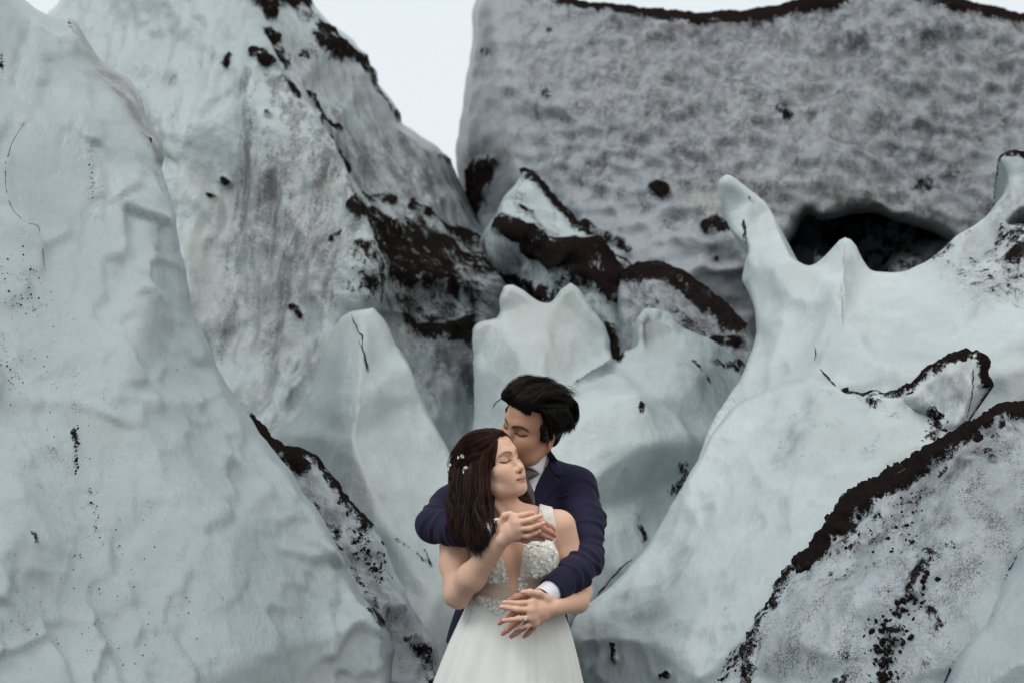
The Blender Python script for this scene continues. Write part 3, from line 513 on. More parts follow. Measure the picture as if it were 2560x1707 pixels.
# ---- far masses
def d_far(V, q):
    cups = scallops(V, (.55, .9, .8), .16, math.radians(8), 22)
    return ridged(V*np.array([.9, .6, .25]), 5, 81)*.30+cups*.5+(fbm(V*4, 4, 83)-.5)*.07
formation('ice_pinnacle', 'tall far ice peak with a sharp ridge and a flank smothered in black ash', 'ice', M_far,
    outline=[(-500, 300, 11.5), (-300, 150, 11.5), (60, 90, 11.5), (123, 29, 11.5), (150, 0, 11.5), (250, -160, 11.5), (430, -330, 11.5), (620, -330, 11.5), (720, -150, 11.8), (780, 0, 12), (820, 52, 12), (883, 103, 12), (923, 161, 12), (940, 201, 12), (986, 264, 12), (1003, 304, 12), (1049, 339, 12), (1101, 373, 12), (1130, 412, 12), (1160, 480, 11.9), (1200, 560, 11.8), (1260, 640, 11.5), (1330, 740, 11), (1400, 850, 10.5), (1400, 1750, 9.5), (-500, 1750, 9.5)],
    ctrl=[(300, 300, 10.5), (300, 700, 9.9), (500, 900, 9.6), (0, 800, 10.2), (1000, 420, 11.2), (900, 200, 11.4), (1050, 800, 9.7), (1150, 700, 10.4), (800, 120, 11.0), (560, 500, 10.0), (650, 800, 9.5), (820, 1100, 8.8), (1000, 1150, 9.0)],
    ridges=[[(600, -100, 10.7), (640, 60, 10.4), (682, 189, 10.1), (751, 258, 9.9), (837, 356, 9.6), (871, 459, 9.4), (871, 517, 9.35), (917, 557, 9.3), (923, 620, 9.2), (894, 746, 9.1), (825, 832, 9.0), (768, 900, 8.95), (690, 1000, 8.85), (620, 1100, 8.7), (560, 1280, 8.5)],
            [(640, 60, 10.4), (590, 180, 10.2), (580, 330, 10.05)]],
    step=7, edge=45, edge_r=.6, jag=6, thick=3, disp=d_far, crease=3, seed=9, crust=.05,
    seams=[(zz([(870, 830), (890, 870), (940, 870)], Z4), 2.25)],
    masks=dict(dirt=[('a', zz([(565, 800), (700, 850), (820, 890), (900, 910), (1000, 985), (1100, 1030), (1200, 1100), (1290, 1190), (1420, 1280), (1400, 1340), (1240, 1250), (1150, 1170), (1060, 1140), (1100, 1210), (1050, 1290), (1000, 1320), (960, 1260), (830, 1250), (740, 1180), (650, 1060), (640, 990), (560, 920)], Z6), 30, .80),
                     ('a', zz([(770, 1340), (880, 1340), (960, 1390), (1080, 1380), (1110, 1400), (1100, 1550), (1020, 1500), (920, 1480), (840, 1420)], Z6), 22, .85), ('a', zz([(620, 1000), (780, 1200), (760, 1340), (590, 1320), (600, 1150)], Z6), 24, .60), ('a', zz([(700, 1000), (1250, 1100), (1260, 1300), (1100, 1420), (760, 1380)], Z6), 40, .50), ('a', zz([(780, 1330), (1130, 1330), (1130, 1620), (1050, 1560), (860, 1450)], Z6), 30, .55), ('a', zz([(960, 1250), (1110, 1200), (1220, 1230), (1220, 1330), (1100, 1380), (990, 1320)], Z6), 20, .5),
                     ('l', zz([(150, 0), (250, 20), (350, 10)], Z6), 26, .85), ('l', zz([(180, 70), (210, 90)], Z6), 12, .8), ('l', zz([(200, 160), (240, 175)], Z6), 12, .8), ('l', zz([(165, 260), (210, 310)], Z6), 12, .78), ('l', zz([(260, 220), (290, 270)], Z6), 12, .75), ('l', zz([(300, 20), (420, 160), (460, 200)], Z6), 22, .55), ('l', zz([(420, 170), (500, 230), (620, 270)], Z6), 18, .85), ('l', zz([(590, 280), (680, 390), (760, 500), (780, 520)], Z6), 8, .75), ('l', zz([(640, 290), (680, 340)], Z6), 10, .7), ('l', zz([(360, 230), (410, 250)], Z6), 10, .6),
                     ('l', zz([(270, 365), (340, 440)], Z6), 5, .8), ('l', zz([(400, 380), (480, 430), (590, 520)], Z6), 5, .8), ('l', zz([(450, 460), (458, 520)], Z6), 7, .8), ('l', zz([(490, 595), (560, 640), (620, 710)], Z6), 8, .85), ('l', zz([(690, 800), (760, 795), (800, 820)], Z6), 6, .75), ('l', zz([(860, 850), (900, 880), (960, 930), (1030, 980)], Z6), 7, .7), ('l', zz([(60, 260), (45, 305)], Z6), 8, .8), ('l', zz([(960, 680), (1010, 710)], Z6), 7, .7), ('l', zz([(1000, 960), (1060, 985), (1150, 1060), (1240, 1150)], Z6), 7, .8),
                     ('l', zz([(510, 1060), (540, 1020)], Z6), 7, .7), ('l', zz([(340, 1360), (350, 1385)], Z6), 8, .7), ('l', zz([(985, 790), (1000, 800)], Z4), 8, .75), ('l', zz([(930, 875), (945, 880)], Z4), 6, .75), ('l', zz([(1290, 1350), (1310, 1380)], Z4), 9, .8), ('l', zz([(1470, 1050), (1495, 1030)], Z4), 8, .75), ('a', zz([(1500, 900), (1568, 780), (1620, 900), (1560, 980)], Z4), 12, .85), ('l', zz([(1200, 540), (1205, 535)], Z4), 5, .7)],
               grime=[('a', zz([(150, 0), (400, 0), (640, 260), (780, 520), (1000, 700), (1060, 900), (1000, 960), (600, 760), (300, 380)], Z6), 40, .36), ('a', zz([(650, 1250), (1100, 1200), (1400, 1300), (1400, 1850), (800, 1800)], Z6), 50, .45), ('a', zz([(950, 740), (1450, 600), (1568, 1000), (1500, 1300), (1250, 1568), (900, 1500), (1000, 1100)], Z4), 120, .42), ('l', zz([(590, 330), (700, 350), (760, 380)], Z4), 14, .3),
                      ('l', zz([(1240, 60), (1180, 250), (1010, 300), (1000, 460)], Z5), 22, .55), ('l', zz([(1450, 30), (1330, 200), (1220, 350)], Z5), 20, .5)],
               tint=[('a', zz([(800, 800), (1100, 700), (1450, 700), (1568, 1000), (1450, 1400), (1200, 1600), (900, 1600), (780, 1150)], Z4), 120, .55)],
               speck=[('a', zz([(1000, 300), (1568, 300), (1800, 900), (1568, 1400), (1200, 1600), (900, 1500), (950, 800)], Z4), 120, .9), ('a', zz([(200, 250), (1050, 700), (1350, 1250), (1250, 1800), (900, 1700), (600, 800)], Z6), 60, 1.2), ('l', [(420, 250), (500, 330), (560, 420)], 90, .3)]))

def d_wall(V, q):
    k = .25+.75*sstep(1230, 1480, q[:, 0]); c = scallops(V, (.50, .9, .34), .26, math.radians(-8), 33, sharp=1.2)
    return (fbm(V*.4, 2, 91)-.5)*.35+(c*.10+scallops(V, (.25, .5, .15), .092, math.radians(-8), 35, .4)+scallops(V, (.12, .3, .09), .03, 0, 37))*k+(fbm(V*4, 4, 93)-.5)*.06
def grime_cells(V, q):                         # scales the grime mask: darker mid-cell, paler towards each cell's rim
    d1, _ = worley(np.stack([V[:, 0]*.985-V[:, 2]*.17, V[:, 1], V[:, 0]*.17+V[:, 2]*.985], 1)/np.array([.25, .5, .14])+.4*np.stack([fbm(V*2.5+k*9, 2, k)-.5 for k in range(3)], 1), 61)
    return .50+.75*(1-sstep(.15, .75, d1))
formation('ice_cliff', 'massive mauve-grey ice wall pocked with melt cups, black-topped, arched over a cave', 'ice', M_wall,
    outline=[(1186, 8, 13), (1178, 115, 13), (1163, 207, 13), (1151, 310, 13), (1139, 367, 13), (1138, 420, 13), (1150, 470, 12.9), (1172, 545, 12.7), (1195, 600, 12.4), (1260, 760, 11.5), (1350, 900, 11), (1500, 1100, 10.5), (1850, 1100, 10.5), (1900, 800, 10.6), (1935, 660, 10.35), (1969, 607, 10.3), (1990, 575, 10.3), (2006, 549, 10.3), (2023, 534, 10.3), (2052, 549, 10.3), (2089, 547, 10.3), (2126, 534, 10.3), (2176, 534, 10.3), (2230, 547, 10.3), (2280, 568, 10.3), (2330, 580, 10.3), (2363, 595, 10.3), (2420, 640, 10.3), (2500, 760, 10.3), (2600, 1000, 10.4), (3050, 1000, 10.2), (3050, 95, 10.6), (2800, 70, 10.8), (2560, 42, 11), (2480, 22, 11), (2400, 4, 11), (2300, -22, 11), (2100, -28, 11.2), (2000, 2, 11.3), (1900, 28, 11.4), (1763, 38, 11.5), (1640, 30, 11.6), (1545, 20, 11.7), (1404, 1, 12), (1330, -30, 12.2), (1240, -45, 12.6)],
    ctrl=[(1450, 300, 11.2), (1800, 250, 10.85), (2200, 250, 10.7), (2500, 300, 10.6), (1450, 600, 10.7), (1700, 700, 10.2), (1700, 480, 10.6), (2100, 430, 10.4), (2450, 450, 10.4), (1620, 950, 9.9), (1900, 480, 10.4)],
    ridges=[[(1230, 20, 12.2), (1250, 200, 11.9), (1235, 330, 11.8), (1290, 420, 11.5), (1360, 520, 11.1)]],
    step=7, edge=34, edge_r=.4, jag=6, thick=3, disp=d_wall, crease=4, seed=10, crust=.05, grime_mul=grime_cells,
    masks=dict(dirt=[('l', [(1380, -12), (1404, 0), (1545, 20), (1763, 40), (1900, 30), (2000, 4), (2100, -20)], 19, 1.15, 1.0), ('l', [(2290, -20), (2400, 8), (2480, 26), (2560, 46), (2700, 64)], 15, 1.05), ('a', [(1168, 420), (1200, 395), (1262, 385), (1268, 400), (1250, 460), (1225, 520), (1200, 575), (1178, 560), (1165, 500)], 16, .85), ('l', zz([(1420, 405), (1445, 440)], Z6), 9, .62), ('l', zz([(1445, 150), (1455, 155)], Z6), 7, .6), ('l', zz([(1180, 225), (1200, 235)], Z6), 9, .5),
                     ('l', [(1640, 478), (1660, 482)], 16, .9), ('l', [(1955, 270), (1970, 290)], 14, .66), ('l', [(1765, 565), (1790, 555), (1820, 565)], 15, .85), ('l', [(1793, 640), (1795, 645)], 6, .8), ('l', [(2300, 470), (2380, 430)], 22, .45), ('l', [(1460, 560), (1570, 620)], 12, .6), ('l', [(2080, 500), (2070, 520)], 12, .4)],
               grime=[('a', [(1430, -100), (3200, -100), (3200, 700), (2400, 700), (2360, 600), (2000, 540), (1880, 560), (1700, 500), (1560, 420), (1440, 250)], 110, .80), ('a', [(1740, 540), (1900, 600), (1900, 850), (1830, 820)], 30, .55), ('a', [(1150, 400), (1290, 370), (1280, 420), (1220, 560), (1160, 560)], 30, .6), ('l', zz([(1150, 290), (1160, 220), (1300, 260), (1568, 380)], Z6), 14, .6), ('l', zz([(1140, 330), (1300, 345), (1450, 350)], Z6), 9, .55), ('l', [(1390, 500), (1600, 700), (1900, 860)], 40, .4), ('a', [(1300, 200), (1500, 100), (1560, 420), (1420, 420)], 60, .38)],
               tint=[('a', [(1700, 460), (2050, 400), (2420, 540), (2350, 600), (2000, 540), (1750, 540)], 50, .8), ('a', [(1180, 330), (1300, 340), (1320, 420), (1200, 400)], 30, .6), ('a', [(1500, 100), (2560, 100), (2560, 400), (1500, 400)], 120, .3)],
               speck=[('a', [(1250, -50), (3000, -50), (3000, 600), (1700, 600), (1300, 450)], 80, .8)]))

formation('ice_mound', 'dark ash-covered ice mound sunk in the cave mouth under the ice wall', 'ice', M_wall,  # ash-covered mound of glacier ice inside the cave, not a loose block
    outline=[(1750, 620, 12.6), (1850, 560, 12.8), (1950, 480, 13.2), (2100, 450, 13.2), (2350, 460, 13.2), (2600, 560, 12.8), (2700, 800, 12), (2700, 1700, 11), (1750, 1700, 11)],
    ctrl=[(2100, 640, 10.65), (2300, 650, 10.6), (2000, 640, 10.7), (2150, 720, 10.2), (2170, 560, 11.6)], step=8, edge=30, edge_r=.5, jag=6, thick=1.5, disp=lambda V, q: ridged(V*.9, 4, 101)*.5+(fbm(V*4, 4, 103)-.5)*.08, crease=4, seed=11, crust=.05,
    masks=dict(dirt=[('a', [(1750, 430), (2700, 430), (2700, 600), (2500, 580), (2300, 590), (2200, 590), (2110, 570), (2050, 565), (1980, 575), (1900, 600)], 24, .85), ('l', zz([(1350, 700), (1500, 780), (1640, 720)], Z7), 26, .55), ('l', zz([(1150, 560), (1400, 640), (1700, 600)], Z7), 24, .6)],
               grime=[('a', [(1750, 450), (2700, 450), (2700, 900), (1750, 900)], 40, .3)], speck=[('a', [(1750, 450), (2700, 450), (2700, 900), (1750, 900)], 40, 1.0)]))

def d_rib(V, q): return ridged(V*.9, 4, 111)*.28+scallops(V, (.5, .8, .6), .08, math.radians(-30), 44)+(fbm(V*5, 4, 113)-.5)*.05
formation('ice_rib', 'slanting ice rib with two parallel bands of black ash, wedged between peak and wall', 'ice', M_far,
    outline=[(1212, 632, 9.6), (1196, 600, 9.6), (1225, 560, 9.6), (1255, 505, 9.6), (1285, 462, 9.6), (1300, 440, 9.6), (1312, 425, 9.6), (1340, 450, 9.55), (1394, 510, 9.5), (1450, 567, 9.4), (1502, 612, 9.3), (1567, 660, 9.2), (1640, 710, 9.1), (1698, 752, 9.0), (1770, 800, 8.9), (1828, 838, 8.9), (1900, 880, 8.9), (1920, 1000, 8.6), (1900, 1800, 8.2), (1450, 1800, 8.2), (1420, 1000, 8.8), (1380, 800, 9.0), (1330, 735, 9.2), (1262, 690, 9.4)],
    ctrl=[(1350, 640, 9.1), (1450, 760, 8.8), (1600, 820, 8.7), (1250, 640, 9.3), (1700, 860, 8.6)], ridges=[[(1290, 565, 9.1), (1354, 603, 9.05), (1450, 654, 8.95), (1540, 700, 8.85), (1640, 770, 8.75), (1760, 840, 8.7)]],
    step=6, edge=26, edge_r=.4, jag=6, thick=1.5, disp=d_rib, crease=3, seed=12, crust=.05,
    masks=dict(dirt=[('l', [(1312, 425), (1394, 507), (1450, 565), (1502, 612)], 14, .95), ('l', [(1502, 612), (1600, 690), (1720, 770), (1830, 845)], 8, .7), ('l', [(1285, 568), (1320, 590)], 20, .85), ('l', [(1330, 610), (1400, 645), (1450, 660), (1500, 650), (1540, 690)], 22, .95), ('l', [(1360, 620), (1450, 690), (1400, 740)], 14, .55), ('l', [(1450, 680), (1560, 740), (1600, 770)], 20, .75), ('l', [(1540, 690), (1620, 760), (1700, 800)], 10, .6), ('l', [(1210, 660), (1250, 690), (1290, 700), (1380, 750)], 16, .75), ('l', [(1300, 520), (1330, 535)], 5, .6), ('l', [(1345, 570), (1360, 580)], 6, .6), ('l', [(1510, 820), (1545, 900)], 16, .95)],
               grime=[('a', [(1200, 600), (1300, 560), (1500, 640), (1900, 870), (1880, 950), (1500, 850), (1250, 760)], 30, .4), ('l', [(1205, 600), (1250, 640), (1300, 640)], 20, .5)],
               speck=[('a', [(1180, 580), (1320, 430), (1900, 870), (1880, 950), (1300, 850)], 30, .8)]))

formation('ice_hump', 'mauve ash-dusted ice hump with a dark crusted back, leaning against the rib', 'ice', M_wall,
    outline=[(1540, 720, 8.7), (1570, 675, 8.75), (1600, 660, 8.75), (1640, 660, 8.75), (1690, 672, 8.7), (1740, 702, 8.7), (1785, 738, 8.65), (1830, 780, 8.6), (1870, 825, 8.6), (1890, 870, 8.6), (1900, 1000, 8.4), (1850, 1780, 8.0), (1560, 1780, 8.0), (1550, 900, 8.5)],
    ctrl=[(1680, 780, 8.45), (1780, 850, 8.35), (1650, 900, 8.3)], step=6, edge=26, edge_r=.3, jag=6, thick=.6, disp=d_rib, crease=3, seed=13, crust=.04,
    masks=dict(dirt=[('l', [(1560, 690), (1600, 668), (1650, 668), (1700, 690), (1785, 750), (1850, 815)], 12, .9), ('l', [(1600, 720), (1700, 770), (1760, 800)], 20, .42), ('l', [(1650, 800), (1720, 850)], 12, .5), ('l', [(1800, 830), (1850, 850)], 14, .75), ('l', [(1760, 780), (1830, 830)], 10, .4)],
               grime=[('a', [(1540, 660), (1900, 660), (1900, 960), (1540, 960)], 30, .5)], speck=[('a', [(1540, 660), (1900, 660), (1900, 960), (1540, 960)], 30, 1.0)]))

# ---- ground of black ash
gm = NT('black_ash_ground')
gn = gm.noise(3, 6, .65); gn2 = gm.noise(40, 5, .65)
M_ground = gm.done(gm.mix(gm.rng(gn, .35, .7), ASH, (.05, .045, .045)), .95, gm.bump(gn2, .6, .03), .2)
gx = np.concatenate([[-900, -300, -100, -40], np.arange(-16, 16.1, .25), [40, 100, 300, 900]]); gy = np.concatenate([[-300, -100, -30], np.arange(-6, 22.1, .25), [40, 100, 300, 1200]])
GX, GY = np.meshgrid(gx, gy); GZ = (fbm(np.stack([GX, GY, 0*GX], -1)*1.3, 4, 7)-.5)*.10
GZ *= sstep(.6, 1.6, np.hypot(GX, GY-4.55))
gi = np.arange(GX.size).reshape(GX.shape)
GF = np.stack([gi[:-1, :-1].ravel(), gi[:-1, 1:].ravel(), gi[1:, 1:].ravel(), gi[1:, :-1].ravel()], 1)
tag(mesh('ground', np.stack([GX.ravel(), GY.ravel(), GZ.ravel()], 1), GF, M_ground), kind='structure')

# ------------------------------------------------------------------ figures: smooth implicit bodies, meshed
class Sdf:
    """an ordered list of rounded pieces, joined or cut with a soft seam"""
    def __init__(s): s.ops = []
    def add(s, fn, c, R, k=.01, op='u'): s.ops.append((fn, np.array(c, float), float(R), k, op)); return s
    def rc(s, a, b, ra, rb, k=.01, op='u'):
        a, b = np.array(a, float), np.array(b, float); ab = b-a; L2 = max(ab@ab, 1e-12)
        def fn(p):
            t = np.clip((p-a)@ab/L2, 0, 1); return np.linalg.norm(p-a-t[:, None]*ab, axis=1)-(ra+(rb-ra)*t)
        return s.add(fn, (a+b)/2, math.sqrt(L2)/2+max(ra, rb), k, op)
    def chain(s, pts, rr, k=.01, op='u'):
        for i in range(len(pts)-1): s.rc(pts[i], pts[i+1], rr[i], rr[i+1], k, op)
        return s
    def ell(s, c, r, k=.01, op='u', R=None):
        c, r = np.array(c, float), np.array(r, float); R = np.eye(3) if R is None else np.array(R)
        def fn(p):
            q = (p-c)@R; k0 = np.linalg.norm(q/r, axis=1); k1 = np.linalg.norm(q/(r*r), axis=1); return k0*(k0-1)/np.maximum(k1, 1e-9)
        return s.add(fn, c, r.max(), k, op)
    def __call__(s, p):
        d = np.full(len(p), 1.0); lo, hi = p.min(0), p.max(0)
        for fn, c, R, k, op in s.ops:
            if (np.maximum(np.maximum(lo-c, c-hi), 0)**2).sum() > (R+k+.05)**2: continue
            m = np.where(((p-c)**2).sum(1) < (R+k+.05)**2)[0]
            if not len(m): continue
            e = fn(p[m]); a = d[m]
            if op == 'u': h = np.maximum(k-np.abs(a-e), 0)/k; d[m] = np.minimum(a, e)-h*h*k*.25
            elif op == 's': e = -e; h = np.maximum(k-np.abs(a-e), 0)/k; d[m] = np.maximum(a, e)+h*h*k*.25
            else: d[m] = np.maximum(a, e)
        return d

def surface(f, lo, hi, h, B=8):
    lo, hi = np.array(lo, float), np.array(hi, float); nb = np.ceil((hi-lo)/(h*B)).astype(int); n = nb*B
    bi = np.stack(np.meshgrid(*[np.arange(k) for k in nb], indexing='ij'), -1).reshape(-1, 3)
    dc = f(lo+(bi*B+B/2)*h); act = np.abs(dc) < h*B*.87*1.35+h
    g = np.repeat(np.repeat(np.repeat(np.where(dc < 0, -1., 1.).astype(np.float32).reshape(nb), B, 0), B, 1), B, 2)
    o = np.stack(np.meshgrid(*[np.arange(B)]*3, indexing='ij'), -1).reshape(-1, 3); ab = bi[act]; ab = ab[np.lexsort((ab[:, 2]//3, ab[:, 1]//3, ab[:, 0]//3))]
    for c0 in range(0, len(ab), 40):
        ix = (ab[c0:c0+40, None]*B+o[None]).reshape(-1, 3); g[ix[:, 0], ix[:, 1], ix[:, 2]] = f(lo+ix*h)
    neg = g < 0; cnt = np.zeros(np.array(n)-1, np.uint8)
    cs = [(a, b, c) for a in (0, 1) for b in (0, 1) for c in (0, 1)]
    sl = lambda a, b, c: (slice(a, n[0]-1+a), slice(b, n[1]-1+b), slice(c, n[2]-1+c))
    for k in cs: cnt += neg[sl(*k)]
    cell = np.argwhere((cnt > 0) & (cnt < 8)); cid = np.full(cnt.shape, -1, np.int32); cid[tuple(cell.T)] = np.arange(len(cell))
    val = {k: g[cell[:, 0]+k[0], cell[:, 1]+k[1], cell[:, 2]+k[2]] for k in cs}
    acc = np.zeros((len(cell), 3)); w = np.zeros(len(cell))
    for k in cs:
        for ax in range(3):
            if k[ax]: continue
            k2 = tuple(1 if i == ax else k[i] for i in range(3)); a, b = val[k], val[k2]; m = (a < 0) != (b < 0)
            t = a[m]/(a[m]-b[m]); q = np.tile(np.array(k, float), (m.sum(), 1)); q[:, ax] += t; acc[m] += q; w[m] += 1
    V = lo+(cell+acc/w[:, None])*h; F = []
    for ax in range(3):
        u, v = (ax+1) % 3, (ax+2) % 3; s0 = [slice(None)]*3; s1 = [slice(None)]*3; s0[ax] = slice(0, -1); s1[ax] = slice(1, None)
        a, b = neg[tuple(s0)], neg[tuple(s1)]; e = np.argwhere(a != b); e = e[(e[:, u] > 0) & (e[:, v] > 0) & (e[:, u] < n[u]-1) & (e[:, v] < n[v]-1)]
        if not len(e): continue
        flip = a[tuple(e.T)]; U = np.eye(3, dtype=int)[u]; W = np.eye(3, dtype=int)[v]
        q = np.stack([cid[tuple((e-U-W).T)], cid[tuple((e-W).T)], cid[tuple(e.T)], cid[tuple((e-U).T)]], 1)
        q[~flip] = q[~flip][:, ::-1]; F.append(q)
    F = np.concatenate(F); F = F[(F >= 0).all(1)]
    return V, F

def vnormals(V, F):
    a, b, c, d = (V[F[:, i]] for i in range(4)); n = np.cross(c-a, d-b); N = np.zeros_like(V)
    for i in range(4): np.add.at(N, F[:, i], n)
    return N/(np.linalg.norm(N, axis=1, keepdims=True)+1e-12)

def b(px, py, dy=0.0): return P(px, py, Y0+dy)                 # near the couple
def bz(pts, o, dy):                                              # points read off an enlarged detail
    dy = dy if hasattr(dy, '__len__') else [dy]*len(pts)
    return [b(o[0]+p[0]/o[2], o[1]+p[1]/o[2], d) for p, d in zip(pts, dy)]
def topx(V): return np.stack([1280+V[:, 0]/V[:, 1]*FPX, HORIZON-(V[:, 2]-CAMZ)/V[:, 1]*FPX], 1)

def head_matrix(yaw, pitch, roll):
    y, t, r = (math.radians(a) for a in (yaw, pitch, roll)); A = np.diag([1., -1., 1.])
    ct, st = math.cos(t), math.sin(t); Pm = np.array([[1, 0, 0], [0, ct, -st], [0, st, ct]])
    cy, sy = math.cos(y), math.sin(y); Ym = np.array([[cy, -sy, 0], [sy, cy, 0], [0, 0, 1.]])
    cr, sr = math.cos(r), math.sin(r); Rm = np.array([[cr, 0, sr], [0, 1, 0], [-sr, 0, cr]])
    return Rm@Ym@A@Pm                     # columns: the person's left, forward, up

class Head:
    def __init__(s, c, ypr, scale): s.c = np.array(c); s.M = head_matrix(*ypr); s.s = scale
    def w(s, *l): return s.c+s.M@np.array(l, float)*s.s
    def loc(s, V): return (V-s.c)@s.M/s.s
    def ell(s, S, c, r, k=.01, op='u', rot=None):
        R = s.M if rot is None else s.M@rot; S.ell(s.w(*c), np.array(r)*s.s, k*s.s, op, R)
    def rc(s, S, pts, rr, k=.01, op='u'):
        for i in range(len(pts)-1): S.rc(s.w(*pts[i]), s.w(*pts[i+1]), rr[i]*s.s, rr[i+1]*s.s, k*s.s, op)
    def build(s, S, male):
        E, R = s.ell, s.rc
        E(S, (0, -.010, .030), (.077, .097, .086)); E(S, (0, .022, .035), (.064, .066, .070), .03)          # skull, forehead
        E(S, (0, .028, -.030), (.062, .058, .070), .03); E(S, (0, .036, -.062), (.050 if not male else .054, .050, .050), .03)
        for m in (-1, 1):
            R(S, [(m*.060, -.008, -.050), (m*.048, .030, -.080), (m*.014, .070, -.101)], [.017, .017, .015] if not male else [.020, .019, .017], .03)   # jaw
            E(S, (m*.041, .054, -.030), (.026, .024, .022), .025)                                          # cheekbone
            E(S, (m*.030, .064, -.052), (.022, .020, .024), .025)                                          # cheek
        E(S, (0, .074, -.098), (.020, .017, .015), .02)                                                     # chin
        E(S, (0, .070, -.070), (.032, .024, .026), .02)                                                     # muzzle
        R(S, [(-.043, .062, .020), (-.020, .080, .021), (0, .083, .017), (.020, .080, .021), (.043, .062, .020)], [.008, .010, .010, .010, .008], .02)   # brow
        for m in (-1, 1):
            E(S, (m*.031, .096, -.001), (.020, .017, .012), .014, 's'); E(S, (m*.031, .0705, -.001), (.0145, .0145, .0125), .006)   # socket, closed lid
            E(S, (m*.031, .0715, .0065), (.017, .0120, .0060), .006)                                        # upper lid fold
        R(S, [(0, .081, .012), (0, .089, -.012), (0, .102, -.036)], [.0085, .0085, .0095], .014)           # nose
        E(S, (0, .104, -.040), (.0115, .0115, .0100), .01)
        for m in (-1, 1): E(S, (m*.0125, .0945, -.0435), (.0085, .0110, .0085), .006)
        for m in (-1, 1): E(S, (m*.0065, .1015, -.0525), (.0042, .0055, .0040), .003, 's')
        R(S, [(0, .101, -.050), (0, .094, -.060)], [.0035, .004], .008)
        R(S, [(-.025, .079, -.0740), (-.012, .0915, -.0722), (-.003, .0950, -.0718), (.003, .0950, -.0718), (.012, .0915, -.0722), (.025, .079, -.0740)], [.003, .0052, .0056, .0056, .0052, .003], .006)   # lips
        R(S, [(-.022, .080, -.0765), (-.010, .0910, -.0802), (0, .0932, -.0812), (.010, .0910, -.0802), (.022, .080, -.0765)], [.003, .0058, .0066, .0058, .003], .006)
        R(S, [(-.027, .085, -.0735), (-.012, .1005, -.0762), (0, .1040, -.0766), (.012, .1005, -.0762), (.027, .085, -.0735)], [.0008, .0008, .0008, .0008, .0008], .004, 's')
        for m in (-1, 1):                                                                                    # ears
            rot = np.array(Matrix.Rotation(m*math.radians(-22), 3, 'Z')@Matrix.Rotation(math.radians(12), 3, 'X'))
            E(S, (m*.080, -.016, -.020), (.0065, .0185, .0310), .006, 'u', rot); E(S, (m*.088, -.010, -.016), (.0065, .0100, .0180), .004, 's', rot)
            E(S, (m*.078, -.006, -.045), (.0060, .0080, .0100), .006)

def poly_d(L, pts):                      # distance to a polyline in space
    pts = np.array(pts); r = np.full(len(L), 9.); t0 = np.zeros(len(L))
    for i in range(len(pts)-1):
        ab = pts[i+1]-pts[i]; t = np.clip((L-pts[i])@ab/(ab@ab), 0, 1); d = np.linalg.norm(L-pts[i]-t[:, None]*ab, axis=1); m = d < r
        r[m] = d[m]; t0[m] = (i+t[m])/(len(pts)-1)
    return r, t0

def hand(S, wrist, mcp, fingers, thumb, rf=.0082, palm=.0115, k=.006):
    """wrist: point; mcp: four knuckles; fingers: four lists of further joints; thumb: joints from its root"""
    for i, m in enumerate(mcp): S.rc(wrist, m, palm*1.25, palm, .016)
    for i in range(3):
        S.rc(mcp[i], mcp[i+1], palm*.95, palm*.95, .012); mid = (np.array(wrist)*.45+np.array(mcp[i])*.55); mid2 = (np.array(wrist)*.45+np.array(mcp[i+1])*.55); S.rc(mid, mid2, palm*1.05, palm*1.05, .014)
    for i, (m, f) in enumerate(zip(mcp, fingers)):
        sc = (1.0, 1.03, .98, .86)[i]; pts = [m]+list(f); rr = [rf*1.12*sc, rf*1.02*sc, rf*.92*sc, rf*.76*sc]
        S.chain(pts, rr[:len(pts)], .004)
    S.chain([wrist]+list(thumb), [palm*1.1, rf*1.6, rf*1.22, rf*1.08, rf*.85][:len(thumb)+1], .010)

def nails(V, tips, prev, up=(0, -1, 0)):
    """0..1 where a finger's nail lies"""
    r = np.zeros(len(V))
    for t, p in zip(tips, prev):
        ax = np.array(t)-np.array(p); ax /= np.linalg.norm(ax); u = np.array(up, float)+np.array([0, 0, .45]); u -= ax*(u@ax); u /= np.linalg.norm(u); s = np.cross(ax, u)
        q = V-(np.array(t)+u*.0055+ax*.0005); a, bq, c = q@ax, q@s, q@u
        r = np.maximum(r, 1-sstep(.75, 1.15, np.sqrt((a/.0072)**2+(bq/.0052)**2+(c/.006)**2)))
    return r

# ------------------------------------------------------------------ cloth, skin and hair materials
def skin_material(name):
    t = NT(name); c = t.attr('col', 'Color'); n = t.noise(180, 3, .6); n2 = t.noise(14, 3, .55)
    col = t.mix(t.rng(n2, .35, .7, 0, .10), c, (.62, .30, .22)); col = t.mix(t.rng(n, .4, .7, 0, .05), col, (.35, .18, .12))
    return t.done(col, .6, t.bump(n, .35, .001), .22, Subsurface_Weight=.15, Subsurface_Scale=.006)
M_skin = skin_material('skin')
def cloth(name, c1, c2, weave=900, rough=.9, sheen=.3, big=6):
    t = NT(name); n = t.noise(big, 4, .6); w = t.noise(weave, 2, .5)
    m = t.done(t.mix(t.rng(n, .35, .65), c1, c2), rough, t.bump(w, .25, .0006), .2, Sheen_Weight=sheen, Sheen_Roughness=.4); return m
M_suit = cloth('navy_wool', (.0135, .0122, .032), (.0175, .0158, .040), 1100, .92, .05)
M_trouser = M_suit
M_shirt = cloth('white_cotton', (.66, .67, .74), (.70, .71, .78), 1200, .85, .1)
M_tulle = cloth('ivory_tulle', (.66, .69, .67), (.71, .73, .71), 1400, .9, .25)
M_leather = cloth('black_leather', (.012, .011, .011), (.02, .018, .017), 300, .4, 0)
t = NT('lace_bodice'); lc = t.attr('lace'); n = t.noise(120, 4, .65); n2 = t.noise(28, 3, .6)
